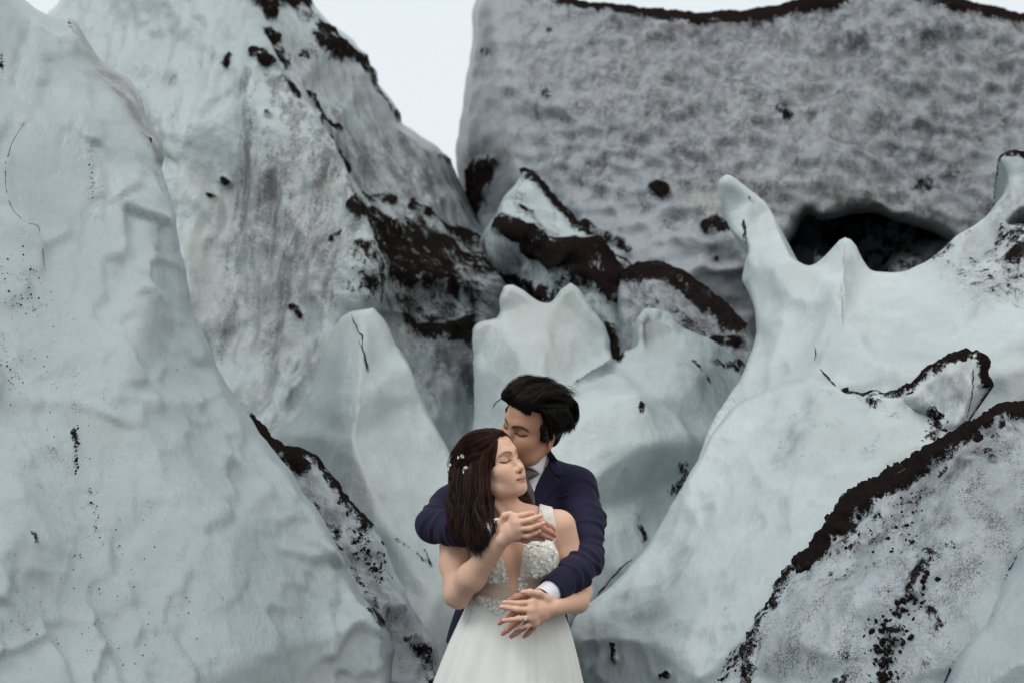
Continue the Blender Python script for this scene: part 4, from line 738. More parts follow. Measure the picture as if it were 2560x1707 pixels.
M_bodice = t.done(t.mix(t.math('MULTIPLY', t.rng(t.math('ADD', lc, t.math('MULTIPLY', t.math('SUBTRACT', n2, .5), 1.1)), .3, .75), t.rng(n, .3, .6, .6, 1.0)), (.56, .45, .385), (.72, .725, .69)), .85, t.bump(t.math('ADD', n, n2), .5, .003), .25)
M_petal = cloth('lace_petals', (.74, .75, .72), (.80, .80, .77), 700, .8, .2)
t = NT('grey_silk_tie'); v = t.voro(95); M_tie = t.done(t.mix(t.rng(v, .16, .24), (.012, .011, .012), t.mix(t.rng(t.noise(40, 3), .4, .6), (.085, .08, .078), (.12, .115, .11))), .6, None, .3)
def hair_material(name, dark, light, red):
    t = NT(name); s = t.attr('shade'); n = t.noise(22, 3, .6)
    return t.done(t.mix(t.rng(t.math('ADD', t.math('MULTIPLY', s, .8), t.math('MULTIPLY', n, .5)), .35, 1.15), dark, t.mix(t.rng(n, .4, .65), light, red)), .5, None, .16)
M_bhair = hair_material('brown_hair', (.0070, .0036, .0028), (.046, .019, .012), (.075, .027, .015))
M_ghair = hair_material('black_hair', (.0045, .0036, .0033), (.024, .019, .017), (.034, .026, .022))
t = NT('silver'); M_silver = t.done((.75, .74, .72), .2, None, .5, Metallic=1.0)
t = NT('diamond'); M_diamond = t.done((.85, .88, .9), .05, None, .8, Transmission_Weight=.3)
t = NT('horn_button'); M_button = t.done((.05, .045, .05), .3, None, .5)
M_flower = cloth('white_blossom', (.76, .75, .66), (.80, .78, .70), 500, .8, .1)
M_stalk = cloth('flower_stalk', (.10, .12, .06), (.14, .13, .07), 300, .8, 0)

SKB, SKG = np.array((.67, .435, .325)), np.array((.46, .262, .172))
def face_paint(V, H, base, male):
    col = np.tile(base, (len(V), 1)); L = H.loc(V); fr = L[:, 1] > .03
    def mix(m, c): nonlocal col; m = np.clip(m, 0, 1)[:, None]; col = col*(1-m)+np.array(c)*m
    for s in (-1, 1):
        d = np.linalg.norm((L-np.array([s*.040, .070, -.040]))/np.array([.026, .03, .022]), axis=1); mix((1-sstep(.2, 1.2, d))*.55, base*np.array([1.04, .74, .70]))
        d = np.linalg.norm((L-np.array([s*.082, -.014, -.02]))/np.array([.02, .03, .04]), axis=1); mix((1-sstep(.6, 1.1, d))*.55, base*np.array([.95, .62, .58]))
    d = np.linalg.norm((L-np.array([0, .106, -.044]))/np.array([.020, .02, .016]), axis=1); mix((1-sstep(.3, 1.2, d))*.4, base*np.array([1.03, .80, .78]))
    lip = (.43, .175, .15) if not male else (.36, .16, .13)
    fl = L*np.array([1, 0, 1]); pd = lambda pts: poly_d(fl, [(x, 0, z) for x, z in pts]); fr = L[:, 1] > .055
    for pts, r in (([(-.0235, -.0735), (-.012, -.0708), (-.003, -.0698), (.003, -.0698), (.012, -.0708), (.0235, -.0735)], .0062), ([(-.021, -.0765), (-.010, -.0805), (0, -.0815), (.010, -.0805), (.021, -.0765)], .0068)):
        d, _ = pd(pts); mix((1-sstep(.65, 1.1, d/r))*.85*fr, lip)
    d, tt = pd([(-.027, -.0730), (-.024, -.0742), (-.012, -.0762), (0, -.0766), (.012, -.0762), (.024, -.0742), (.027, -.0730)]); mix((1-sstep(.0008, .0022, d))*.92*fr, (.085, .03, .025))
    for s in (-1, 1):
        bp = [(s*.0125, .0150), (s*.022, .0215), (s*.034, .0240), (s*.047, .0190), (s*.051, .0155)] if not male else [(s*.0115, .0135), (s*.022, .0195), (s*.035, .0225), (s*.048, .0185), (s*.053, .0140)]
        w = .0046 if not male else .0056
        d, tt = pd(bp); ww = w*(1-.6*np.abs(tt-.35)**1.3); mix((1-sstep(.25, 1.3, d/ww))*(.95 if male else .72)*(L[:, 1] > .045), (.016, .010, .009) if male else (.034, .019, .014))
        ep = [(s*.0150, -.0050), (s*.022, -.0072), (s*.031, -.0080), (s*.040, -.0068), (s*.0485, -.0032), (s*.0515, -.0014)]
        d, tt = pd(ep); ww = .0020+.0018*np.sin(np.clip(tt, 0, 1)*2.7); mix((1-sstep(.55, 1.25, d/ww))*.97*(L[:, 1] > .045), (.010, .007, .006))
        ep = [(s*.017, .0005), (s*.025, .0052), (s*.034, .0060), (s*.046, .0020)]
        d, tt = pd(ep); mix((1-sstep(.0007, .0026, d))*.32*(L[:, 1] > .045), base*np.array([.50, .38, .36]))
        d = np.linalg.norm((L-np.array([s*.031, .085, -.002]))/np.array([.016, .03, .008]), axis=1); mix((1-sstep(.5, 1.1, d))*.30, base*np.array([.86, .70, .66]))
        d = np.linalg.norm((L-np.array([s*.0068, .102, -.0535]))/np.array([.0048, .006, .0042]), axis=1); mix((1-sstep(.7, 1.2, d))*.85, (.075, .022, .016))
    if male:
        d = np.linalg.norm((L-np.array([0, .07, -.085]))/np.array([.065, .05, .03]), axis=1); mix((1-sstep(.4, 1.1, d))*.22, base*.55)
    return col

# ------------------------------------------------------------------ the bride
bride = empty('person', (0.0, Y0, 0.0))
tag(bride, 'person with long brown hair in an ivory lace wedding dress, head turned aside', 'person', 'embracing couple')
HB = Head(b(1230, 1163, -.005), (54, 0, -20), .95)
Z3, Zh = (1220, 1250, 10.455), (1230, 1450, 9.224)
T = Sdf()                                # trunk, also used for the bodice
T.ell(b(1281, 1405, .03), (.136, .088, .165)); T.ell(b(1283, 1520, .03), (.128, .085, .12), .06); T.ell(b(1283, 1330, .03), (.115, .066, .075), .05)
T.ell(b(1229, 1402, -.045), (.060, .052, .062), .03); T.ell(b(1345, 1398, -.047), (.062, .053, .064), .03)
T.rc(b(1262, 1288, .03), b(1392, 1312, .03), .040, .046, .04); T.rc(b(1255, 1288, .03), b(1142, 1330, .02), .040, .046, .04)
T.ell(b(1285, 1620, .04), (.155, .105, .13), .06)
T.rc(b(1272, 1303, -.035), b(1370, 1288, -.005), .008, .008, .016); T.rc(b(1258, 1304, -.035), b(1180, 1302, .0), .008, .008, .016)   # collarbones
S = Sdf(); S.ops += T.ops
S.rc(HB.w(0, -.03, -.075), b(1262, 1290, .03), .046, .052, .03); S.rc(HB.w(0, .01, -.08), b(1268, 1285, .0), .032, .036, .03)
S.rc(b(1228, 1245, -.035), b(1266, 1300, -.045), .007, .008, .014)           # neck tendon
# arms
S.chain([b(1398, 1318, .03), b(1420, 1390, .035), b(1450, 1480, .02)], [.053, .045, .037], .02)
S.chain([b(1450, 1482, .02), b(1442, 1502, -.03), b(1387, 1517, -.155)], [.036, .036, .0245], .015)
S.chain([b(1137, 1338, .02), b(1137, 1410, .0), b(1143, 1482, -.05)], [.050, .045, .038], .02)
S.chain([b(1143, 1484, -.05), b(1178, 1442, -.105), b(1251, 1350, -.185)], [.037, .0425, .0255], .02); S.rc(b(1136, 1494, -.04), b(1148, 1500, -.05), .024, .024, .02)
# right hand (on the chest)
wr = b(1254, 1347, -.188)
m = bz([(690, 445), (740, 600), (770, 760), (750, 920)], Z3, [-.205, -.212, -.212, -.204])
f = [bz([(880, 390), (1050, 345), (1165, 325)], Z3, [-.212, -.205, -.197]), bz([(1060, 520), (1250, 450), (1385, 395)], Z3, [-.224, -.216, -.206]), bz([(1080, 730), (1290, 650), (1455, 585)], Z3, [-.224, -.218, -.208]), bz([(1030, 930), (1210, 865), (1355, 795)], Z3, [-.214, -.212, -.206])]
th = bz([(330, 780), (335, 560), (440, 400), (570, 330)], Z3, [-.190, -.192, -.200, -.202])
hand(S, wr, m, f, th, .0083, .0118)
RT, RP = [x[-1] for x in f]+[th[-1]], [x[-2] for x in f]+[th[-2]]
# left hand (on the waist)
wl_ = b(1384, 1517, -.158)
m2 = bz([(930, 500), (905, 680), (920, 850), (990, 985)], Zh, [-.186, -.192, -.190, -.180])
f2 = [bz([(640, 525), (420, 512), (280, 500)], Zh, [-.196, -.190, -.182]), bz([(580, 665), (370, 628), (225, 605)], Zh, [-.200, -.192, -.182]), bz([(620, 880), (430, 908), (275, 918)], Zh, [-.202, -.196, -.186]), bz([(820, 1045), (670, 1088), (550, 1115)], Zh, [-.192, -.188, -.182])]
th2 = bz([(1280, 420), (1080, 300), (880, 272), (705, 265)], Zh, [-.168, -.184, -.192, -.190])
hand(S, wl_, m2, f2, th2, .0083, .0118)
RT += [x[-1] for x in f2]+[th2[-1]]; RP += [x[-2] for x in f2]+[th2[-2]]
HB.build(S, False)
V, F = surface(S, b(1075, 1580, .0)+np.array([0, -.30, 0]), b(1490, 1062, 0)+np.array([0, .16, 0]), .0023)
col = face_paint(V, HB, SKB, False); nl = nails(V, RT, RP)
for tpt in RT+[x[-2] for x in f+f2]:
    d = np.linalg.norm(V-np.array(tpt), axis=1); k = ((1-sstep(.008, .022, d))*.30)[:, None]; col = col*(1-k)+np.array((.60, .30, .225))*k
col = col*(1-nl[:, None]*.8)+np.array((.72, .50, .46))*nl[:, None]*.8
mesh('body', V, F, M_skin, bride, attrs={'col': col})

# bodice: a second skin cut to the neckline
body_poly = np.array([(1350, 1250), (1379, 1254), (1388, 1300), (1395, 1345), (1425, 1400), (1430, 1536), (1140, 1536), (1140, 1380), (1150, 1330), (1160, 1285), (1186, 1270), (1200, 1330), (1228, 1372), (1256, 1396), (1264, 1428), (1277, 1464), (1282, 1486), (1292, 1486), (1296, 1464), (1299, 1425), (1309, 1368), (1330, 1325), (1345, 1290)], float)
def bodice(p):
    q = topx(p); d = T(p)-.0045-.004*sstep(1345, 1310, q[:, 1]); ins = inside(q, body_poly); e, _, _ = seg_dist(q, body_poly, np.roll(body_poly, -1, 0)); e = np.where(ins, -e, e)/800
    e2 = np.where(p[:, 1] > Y0+.09, np.maximum((1330-q[:, 1])/800, (q[:, 1]-1536)/800), e); return np.maximum(d, e2)
V, F = surface(bodice, b(1100, 1550, 0)+np.array([0, -.13, 0]), b(1440, 1240, 0)+np.array([0, .16, 0]), .0035)
q = topx(V); N = vnormals(V, F)
wr_ = (np.abs(fbm(V*np.array([9, 9, 55]), 3, 5)-.5)*2); V = V-N*((.004*sstep(1440, 1470, q[:, 1])*(1-wr_)))[:, None]
lace = paint(q, [('a', [(1300, 1350), (1395, 1345), (1395, 1430), (1350, 1440), (1296, 1450), (1300, 1390)], 10, .8), ('a', [(1160, 1360), (1262, 1395), (1275, 1460), (1200, 1460), (1160, 1440)], 10, .75), ('l', [(1165, 1505), (1220, 1515), (1270, 1515)], 14, .75), ('l', [(1350, 1250), (1375, 1250), (1385, 1300), (1394, 1345)], 24, 2.2, .3)])
bod = mesh('bodice', V, F, M_bodice, bride, attrs={'lace': lace})
def ray_depth(f, px, py, d0, d1, n=160):
    d = np.linspace(d0, d1, n); v = f(P(np.full(n, px), np.full(n, py), Y0+d)); k = np.where(v < 0)[0]
    return d[k[0]] if len(k) else None
# lace flowers sewn on the bodice: five petals each
rng = np.random.default_rng(5); PV, PF = [], []
def flower(c, N, r, A, B_):
    N = N/np.linalg.norm(N); u = np.cross(N, [0, 0, 1.]); u /= np.linalg.norm(u)+1e-9; v = np.cross(N, u); a0 = rng.uniform(0, 6.28)
    for k in range(5):
        a = a0+k*1.2566+rng.normal(0, .12); dr = u*math.cos(a)+v*math.sin(a); pe = np.cross(N, dr); rr = r*rng.uniform(.8, 1.15); s = len(A)
        for (x, y, z) in ((0, 0, 0), (.45, .32, .20), (.85, .36, .42), (1.08, 0, .45), (.85, -.36, .42), (.45, -.32, .20), (.55, 0, .12)):
            A.append(c+dr*x*rr+pe*y*rr+N*z*rr*.55+N*.0012)
        B_ += [(s, s+1, s+6), (s+1, s+2, s+6), (s+2, s+3, s+6), (s+3, s+4, s+6), (s+4, s+5, s+6), (s+5, s, s+6)]
zones = [([(1303, 1352), (1390, 1348), (1392, 1425), (1350, 1436), (1302, 1442), (1306, 1390)], 95), ([(1296, 1430), (1320, 1432), (1315, 1470), (1298, 1470)], 8), ([(1225, 1395), (1260, 1402), (1270, 1450), (1230, 1456)], 34), ([(1160, 1372), (1200, 1375), (1190, 1410), (1165, 1410)], 10), ([(1168, 1490), (1215, 1488), (1250, 1510), (1275, 1500), (1270, 1530), (1200, 1536), (1172, 1530)], 60)]
for poly, n in zones:
    poly = np.array(poly, float); c = 0
    while c < n:
        q = rng.uniform(poly.min(0), poly.max(0))
        if not inside(q[None], poly)[0]: continue
        c += 1; dd = ray_depth(bodice, q[0], q[1], -.16, .05)
        if dd is None: continue
        w = P(q[0], q[1], Y0+dd-.001); e = .004; g = np.array([T((w+np.eye(3)[i]*e)[None])[0]-T((w-np.eye(3)[i]*e)[None])[0] for i in range(3)])
        flower(w, g+rng.normal(0, .0012, 3), rng.uniform(.0055, .0095), PV, PF)
tag(mesh('lace_flowers', PV, PF, M_petal, bod, smooth=False), kind='stuff')

# skirt
nt, nv = 220, 60; th_ = np.linspace(0, 2*math.pi, nt, endpoint=False); VV = []
py_ = np.concatenate([np.linspace(1508, 1560, 14), np.linspace(1568, 2304, nv-14)])
for i, y in enumerate(py_):
    tt = (y-1508)/(2304-1508); hw = np.interp(y, [1508, 1525, 1560, 1600, 1650, 1707, 1900, 2304], [119, 124, 139, 154, 170, 187, 235, 300])/800; cx = np.interp(y, [1508, 1560, 1707, 2304], [1284, 1281, 1267, 1255])
    dp = np.interp(y, [1508, 1560, 1650, 1707, 2304], [.094, .118, .150, .165, .26]); amp = .0025+.024*min(1, tt*2.4)
    fold = (np.sin(th_*17+1.5*np.sin(th_*3+1)+.8*tt)*.5+np.sin(th_*9+2*np.sin(th_*2)+2.0)*.6+np.sin(th_*31+3*np.sin(th_*5))*.22); fold = fold-.25*np.abs(fold)
    r = 1+amp*fold/ max(hw, .1)*.62
    c = b(cx, y, .035); VV.append(np.stack([c[0]+np.cos(th_)*hw*r, c[1]+np.sin(th_)*dp*r, np.full(nt, c[2])], 1))
VV = np.concatenate(VV); ii = np.arange(nt*nv).reshape(nv, nt); jj = np.roll(ii, -1, 1)
SF = np.stack([ii[:-1].ravel(), ii[1:].ravel(), jj[1:].ravel(), jj[:-1].ravel()], 1)
VV += (fbm(VV*np.array([5, 5, 1.6]), 3, 77)-.5)[:, None]*np.array([0, -.02, 0])
mesh('skirt', VV, SF, M_tulle, bride)

# ring
def ring_mesh(c, ax, r, w, tk, n=28):
    ax = ax/np.linalg.norm(ax); u = np.cross(ax, [.3, .2, 1.]); u /= np.linalg.norm(u); v = np.cross(ax, u); A, Bf = [], []
    for k in range(n):
        a = 2*math.pi*k/n; d = u*math.cos(a)+v*math.sin(a)
        for (e, z) in ((r, -w), (r+tk, -w*.6), (r+tk, w*.6), (r, w)): A.append(c+d*e+ax*z)
    for k in range(n):
        for j in range(4): Bf.append((k*4+j, k*4+(j+1) % 4, ((k+1) % n)*4+(j+1) % 4, ((k+1) % n)*4+j))
    return A, Bf
rcx = (m2[2]*.50+f2[2][0]*.50); rax = f2[2][0]-m2[2]
A, Bf = ring_mesh(rcx, rax, .0090, .0013, .0010); rg = mesh('ring', A, Bf, M_silver, bride)
g = rcx+np.array([.0, -.0098, -.0035]); bm = bmesh.new(); bmesh.ops.create_cone(bm, cap_ends=True, segments=10, radius1=.0046, radius2=.0022, depth=.004); bmesh.ops.rotate(bm, verts=bm.verts, matrix=Matrix.Rotation(math.radians(90), 3, 'X'))
A = [tuple(np.array(v.co)+g) for v in bm.verts]; Bf = [[v.index for v in f_.verts] for f_ in bm.faces]; bm.free(); mesh('gemstone', A, Bf, M_diamond, rg, smooth=False)

# ------------------------------------------------------------------ the groom
groom = empty('person', (0.02, Y0+.27, 0.0))
tag(groom, 'person with black windswept hair in a navy suit and tie, embracing from behind', 'person', 'embracing couple')
HG = Head(b(1329, 1067, .150), (-38, -27, 30), 1.02)
S = Sdf()
S.ell(b(1300, 1330, .25), (.155, .085, .20)); S.ell(b(1290, 1560, .27), (.13, .08, .2), .05); S.rc(b(1190, 1225, .26), b(1420, 1225, .26), .040, .040, .04)
S.rc(HG.w(0, -.035, -.06), b(1322, 1215, .25), .054, .060, .03); S.rc(HG.w(0, .01, -.085), b(1312, 1200, .20), .034, .036, .03)
S.chain([b(1425, 1225, .25), b(1466, 1400, .05), b(1372, 1478, -.115)], [.038, .033, .026], .02)
S.chain([b(1190, 1218, .22), b(1082, 1312, .03), b(1235, 1325, -.152)], [.038, .033, .026], .02)
# right hand, under the bride's on the chest
wrg = b(1262, 1328, -.150)
m = bz([(1130, 600), (1110, 745), (1080, 885), (1000, 1000)], Z3, [-.176, -.182, -.180, -.170])
f = [bz([(1430, 565), (1620, 670), (1725, 765)], Z3, [-.182, -.170, -.154]), bz([(1440, 735), (1640, 830), (1745, 915)], Z3, [-.190, -.178, -.162]), bz([(1390, 875), (1560, 960), (1660, 1005)], Z3, [-.188, -.178, -.166]), bz([(1230, 985), (1370, 1005), (1455, 1025)], Z3, [-.178, -.172, -.164])]
th = bz([(700, 820), (740, 620), (850, 520)], Z3, [-.165, -.172, -.174])
hand(S, wrg, m, f, th, .0090, .0130); GT, GP = [x[-1] for x in f], [x[-2] for x in f]
# left hand, under the bride's on the waist
wlg = b(1362, 1486, -.130)
m2 = bz([(790, 610), (800, 770), (900, 880), (1060, 930)], Zh, [-.158, -.160, -.156, -.148])
f2 = [bz([(500, 755), (290, 900), (165, 985)], Zh, [-.166, -.158, -.148]), bz([(560, 970), (350, 1140), (245, 1225)], Zh, [-.168, -.160, -.150]), bz([(730, 1085), (555, 1215), (440, 1295)], Zh, [-.164, -.157, -.149]), bz([(950, 1095), (830, 1220), (740, 1295)], Zh, [-.156, -.150, -.144])]
th2 = bz([(1000, 360), (780, 310), (560, 385), (400, 455)], Zh, [-.145, -.156, -.156, -.148])
hand(S, wlg, m2, f2, th2, .0092, .0132); GT += [x[-1] for x in f2]+[th2[-1]]; GP += [x[-2] for x in f2]+[th2[-2]]
HG.build(S, True)
V, F = surface(S, b(1030, 1680, .0)+np.array([0, -.26, 0]), b(1520, 950, 0)+np.array([0, .40, 0]), .0026)
col = face_paint(V, HG, SKG, True); nl = nails(V, GT, GP)
red = np.zeros(len(V)); hx = V[:, 1] < Y0-.10; col[hx] = np.array((.53, .275, .20))
for tpt in GT:
    d = np.linalg.norm(V-np.array(tpt), axis=1); k = ((1-sstep(.008, .024, d))*.4)[:, None]; col = col*(1-k)+np.array((.55, .24, .17))*k
col = col*(1-nl[:, None]*.7)+np.array((.56, .34, .28))*nl[:, None]*.7
gbody = mesh('body', V, F, M_skin, groom, attrs={'col': col})

# jacket
J = Sdf()
J.ell(b(1302, 1340, .25), (.182, .112, .24)); J.ell(b(1280, 1500, .27), (.178, .112, .22), .08); J.ell(b(1268, 1620, .28), (.205, .118, .16), .08)
J.rc(b(1350, 1182, .26), b(1440, 1214, .24), .062, .060, .05); J.rc(b(1270, 1205, .25), b(1185, 1222, .22), .062, .060, .05)
def hemcut(p): q = topx(p); return (q[:, 1]-np.interp(q[:, 0], [1090, 1125, 1280, 1440], [1588, 1612, 1640, 1650]))/800
J.add(hemcut, b(1280, 1650, .28), .5, .01, 'i')
def neckcut(p): q = p-b(1326, 1150, .21); ax = np.array([.12, -.25, 1.]); ax /= np.linalg.norm(ax); d = q-np.outer(q@ax, ax); return np.linalg.norm(d, axis=1)-(.060+np.clip(q@ax, -.1, .1)*.1)
J.add(neckcut, b(1326, 1150, .21), .16, .012, 's')
A1 = [b(1440, 1218, .24), b(1462, 1300, .16), b(1466, 1398, .045)]; A2 = [b(1466, 1400, .045), b(1436, 1432, -.03), b(1384, 1472, -.112)]
J.chain(A1, [.062, .059, .054], .03); J.chain(A2, [.054, .051, .046], .02)
A3 = [b(1185, 1222, .22), b(1128, 1262, .13), b(1083, 1310, .03)]; A4 = [b(1083, 1311, .03), b(1140, 1320, -.06), b(1208, 1322, -.128)]
J.chain(A3, [.062, .059, .055], .03); J.chain(A4, [.055, .051, .045], .02)
# open cuffs
def openend(a, d, R): 
    d = d/np.linalg.norm(d); J.rc(a-d*.03, a+d*.08, R, R, .003, 's')
openend(A2[-1]+(A2[-1]-A2[-2])/np.linalg.norm(A2[-1]-A2[-2])*.030, A2[-1]-A2[-2], .0395)
openend(A4[-1]+(A4[-1]-A4[-2])/np.linalg.norm(A4[-1]-A4[-2])*.030, A4[-1]-A4[-2], .0385)
V, F = surface(J, b(1010, 1670, 0)+np.array([0, -.22, 0]), b(1535, 1090, 0)+np.array([0, .42, 0]), .0032)
N = vnormals(V, F)
def folds(V, A, amp, n, s, lo=.12, hi=.95):
    """creases drawn across a sleeve, each with its own slant and reach"""
    rg = np.random.default_rng(s); A = np.array(A); L = np.linalg.norm(A[-1]-A[0]); ax = (A[-1]-A[0])/L; d, _ = poly_d(V, A); u = (V-A[0])@ax; up = np.array([0, -.3, 1.]); up -= ax*(up@ax); up /= np.linalg.norm(up); sd = np.cross(ax, up)
    v, w = (V-A[0])@up, (V-A[0])@sd; r = np.zeros(len(V))
    for k in range(n):
        t0 = L*(lo+(hi-lo)*(k+rg.uniform(.1, .9))/n); sl = rg.uniform(-.9, .9); v0 = rg.uniform(-.04, .04); ext = rg.uniform(.03, .06); wd = rg.uniform(.006, .011); cv = rg.uniform(-6, 6)
        x = u-t0-sl*(v-v0)-cv*(v-v0)**2; r += rg.uniform(.6, 1.2)*(np.exp(-(x/wd)**2)-.55*np.exp(-((x-wd*1.9)/(wd*1.4))**2))*np.exp(-((v-v0)/ext)**2)
    return amp*r*(1-sstep(.064, .085, d))
dv = folds(V, A1, .0052, 9, 3)+folds(V, A2, .0050, 7, 4, .0, .75)+folds(V, A3, .0052, 7, 6)+folds(V, A4, .0048, 6, 7, .0, .75)
V = V+N*(dv+(fbm(V*8, 3, 8)-.5)*.010)[:, None]
jac = mesh('jacket', V, F, M_suit, groom)

def sheet(name, pts, depth, mat, parent, thick=.004, step=3.0, bulge=.0, f=None, off=.003, edge=2.5):
    """a small flat piece with thickness that follows the surface beneath it"""
    pts = np.array(pts, float); poly = resample(pts, step); lo, hi = poly.min(0)-step, poly.max(0)+step
    X, Y = np.meshgrid(np.arange(lo[0], hi[0], step), np.arange(lo[1], hi[1], step)); sh = X.shape; Q = np.stack([X.ravel(), Y.ravel()], 1); ins = inside(Q, poly)
    d, nr, _ = seg_dist(Q, poly, np.roll(poly, -1, 0)); im = ins.reshape(sh); quads = im[:-1, :-1] | im[1:, :-1] | im[:-1, 1:] | im[1:, 1:]
    idx = np.arange(len(Q)).reshape(sh); Fq = np.stack([idx[:-1, :-1][quads], idx[1:, :-1][quads], idx[1:, 1:][quads], idx[:-1, 1:][quads]], 1); us = np.unique(Fq); rm = np.full(len(Q), -1); rm[us] = np.arange(len(us)); Fq = rm[Fq]
    q = np.where(ins[us, None], Q[us], nr[us]); d = np.where(ins[us], d[us], 0)
    dep = np.array([depth(x, y) for x, y in q]); 
    for _ in range(2):                       # relax along the grid
        acc = dep.copy(); c = np.ones(len(dep))
        for i in range(4):
            for j in (1, 3): np.add.at(acc, Fq[:, i], dep[Fq[:, (i+j) % 4]]); np.add.at(c, Fq[:, i], 1)
        dep = acc/c
    top = dep-off-bulge*np.sqrt(np.clip(d/30, 0, 1))-thick*np.sqrt(np.clip(d/edge, 0, 1)); V1 = P(q[:, 0], q[:, 1], Y0+top); V2 = P(q[:, 0], q[:, 1], Y0+dep+.004)
    n = len(V1); return mesh(name, np.concatenate([V1, V2]), np.concatenate([Fq, Fq[:, ::-1]+n]), mat, parent)
def jd(lo=.02, hi=.40, fb=.16):
    def f(x, y): d = ray_depth(J, x, y, lo, hi, 120); return fb if d is None else d
    return f
shirt_d = lambda x, y: .150+.0004*max(0, 1200-y)*0+.0007*max(0, x-1330)
# shirt front, collar, tie, lapel
sh = sheet('shirt', [(1296, 1165), (1340, 1160), (1372, 1130), (1372, 1180), (1352, 1240), (1330, 1300), (1290, 1300), (1285, 1200)], lambda x, y: .165+.0009*max(0, x-1330), M_shirt, groom, .006)
sheet('collar', [(1305, 1166), (1322, 1162), (1341, 1151), (1356, 1132), (1361, 1112), (1368, 1118), (1370, 1134), (1362, 1160), (1351, 1186), (1336, 1176), (1320, 1169)], lambda x, y: .135+.0014*max(0, x-1335)+.0002*(y-1160), M_shirt, sh, .010, bulge=.006)
sheet('tie', [(1300, 1168), (1320, 1169), (1336, 1176), (1346, 1185), (1334, 1193), (1323, 1199), (1328, 1212), (1335, 1230), (1338, 1260), (1334, 1320), (1296, 1320), (1298, 1230), (1300, 1200)], lambda x, y: .147, M_tie, groom, .012, bulge=.006)
lap = jd()
l1 = sheet('lapel', [(1352, 1184), (1370, 1150), (1389, 1189), (1401, 1205), (1385, 1228), (1362, 1254), (1342, 1290), (1325, 1330), (1322, 1290), (1330, 1240), (1338, 1215)], lambda x, y: min(lap(x, y), .170+.001*max(0, x-1340)), M_suit, jac, .005, edge=2)
sheet('lapel_collar', [(1366, 1116), (1374, 1122), (1394, 1150), (1402, 1172), (1406, 1186), (1388, 1189), (1366, 1160), (1356, 1178), (1364, 1150)], lambda x, y: min(lap(x, y), .172+.0012*max(0, x-1345)), M_suit, jac, .008, edge=2)
sheet('pocket_welt', [(1394, 1242), (1418, 1234), (1420, 1238), (1396, 1247)], lap, M_suit, jac, .003, 2.0, edge=1.5)
# shirt cuffs
for (a, d, R0, R1) in ((A2[-1], A2[-1]-A2[-2], .0375, .0350), (A4[-1], A4[-1]-A4[-2], .0365, .0350)):
    d = d/np.linalg.norm(d); K = Sdf(); K.rc(a-d*.02, a+d*.052, R0, R1, .004); K.rc(a+d*.03, a+d*.12, R1-.004, R1-.004, .004, 's')
    V, F = surface(K, a-.1, a+.1, .0018); sheet_o = mesh('cuff', V, F, M_shirt, groom)
# sleeve buttons
def button(c, nrm, par, r=.0062):
    bm = bmesh.new(); bmesh.ops.create_cone(bm, cap_ends=True, segments=14, radius1=r, radius2=r*.8, depth=.003); bmesh.ops.inset_region(bm, faces=[f for f in bm.faces if len(f.verts) > 4 and f.normal.z > .5], thickness=r*.3, depth=-.0008)
    R = np.array(Vector(nrm).to_track_quat('Z', 'Y').to_matrix()); A = [np.array(v.co)@R.T+c for v in bm.verts]; Bf = [[v.index for v in f.verts] for f in bm.faces]; bm.free(); mesh('button', A, Bf, M_button, par, smooth=False)
for px, py in ((1147, 1327), (1435, 1492), (1442, 1486), (1428, 1497)):
    dd = ray_depth(J, px, py, -.25, .3, 200)
    if dd is not None: button(P(px, py, Y0+dd-.002), (0, -1, .1), jac)
# trousers and shoes
K = Sdf(); K.ell(b(1268, 1650, .28), (.155, .105, .14))
for s in (-1, 1): K.chain([np.array([.0+s*.085, Y0+.28, .88]), np.array([.01+s*.10, Y0+.27, .50]), np.array([.02+s*.105, Y0+.29, .07])], [.088, .070, .060], .03)
V, F = surface(K, (-.30, Y0+.10, .03), (.34, Y0+.48, 1.02), .008); mesh('trousers', V+vnormals(V, F)*((fbm(V*np.array([14, 14, 7]), 3, 2)-.5)*.012)[:, None], F, M_trouser, groom)
for s in (-1, 1):
    K = Sdf(); x = .02+s*.11; K.chain([np.array([x, Y0+.32, .045]), np.array([x+s*.01, Y0+.21, .040]), np.array([x+s*.015, Y0+.13, .032])], [.044, .042, .032], .02); K.add(lambda p: .004-p[:, 2], (x, Y0+.2, 0), .3, .01, 'i')
    V, F = surface(K, (x-.08, Y0+.07, -.01), (x+.09, Y0+.40, .11), .005); mesh('shoe', V, F, M_leather, groom)

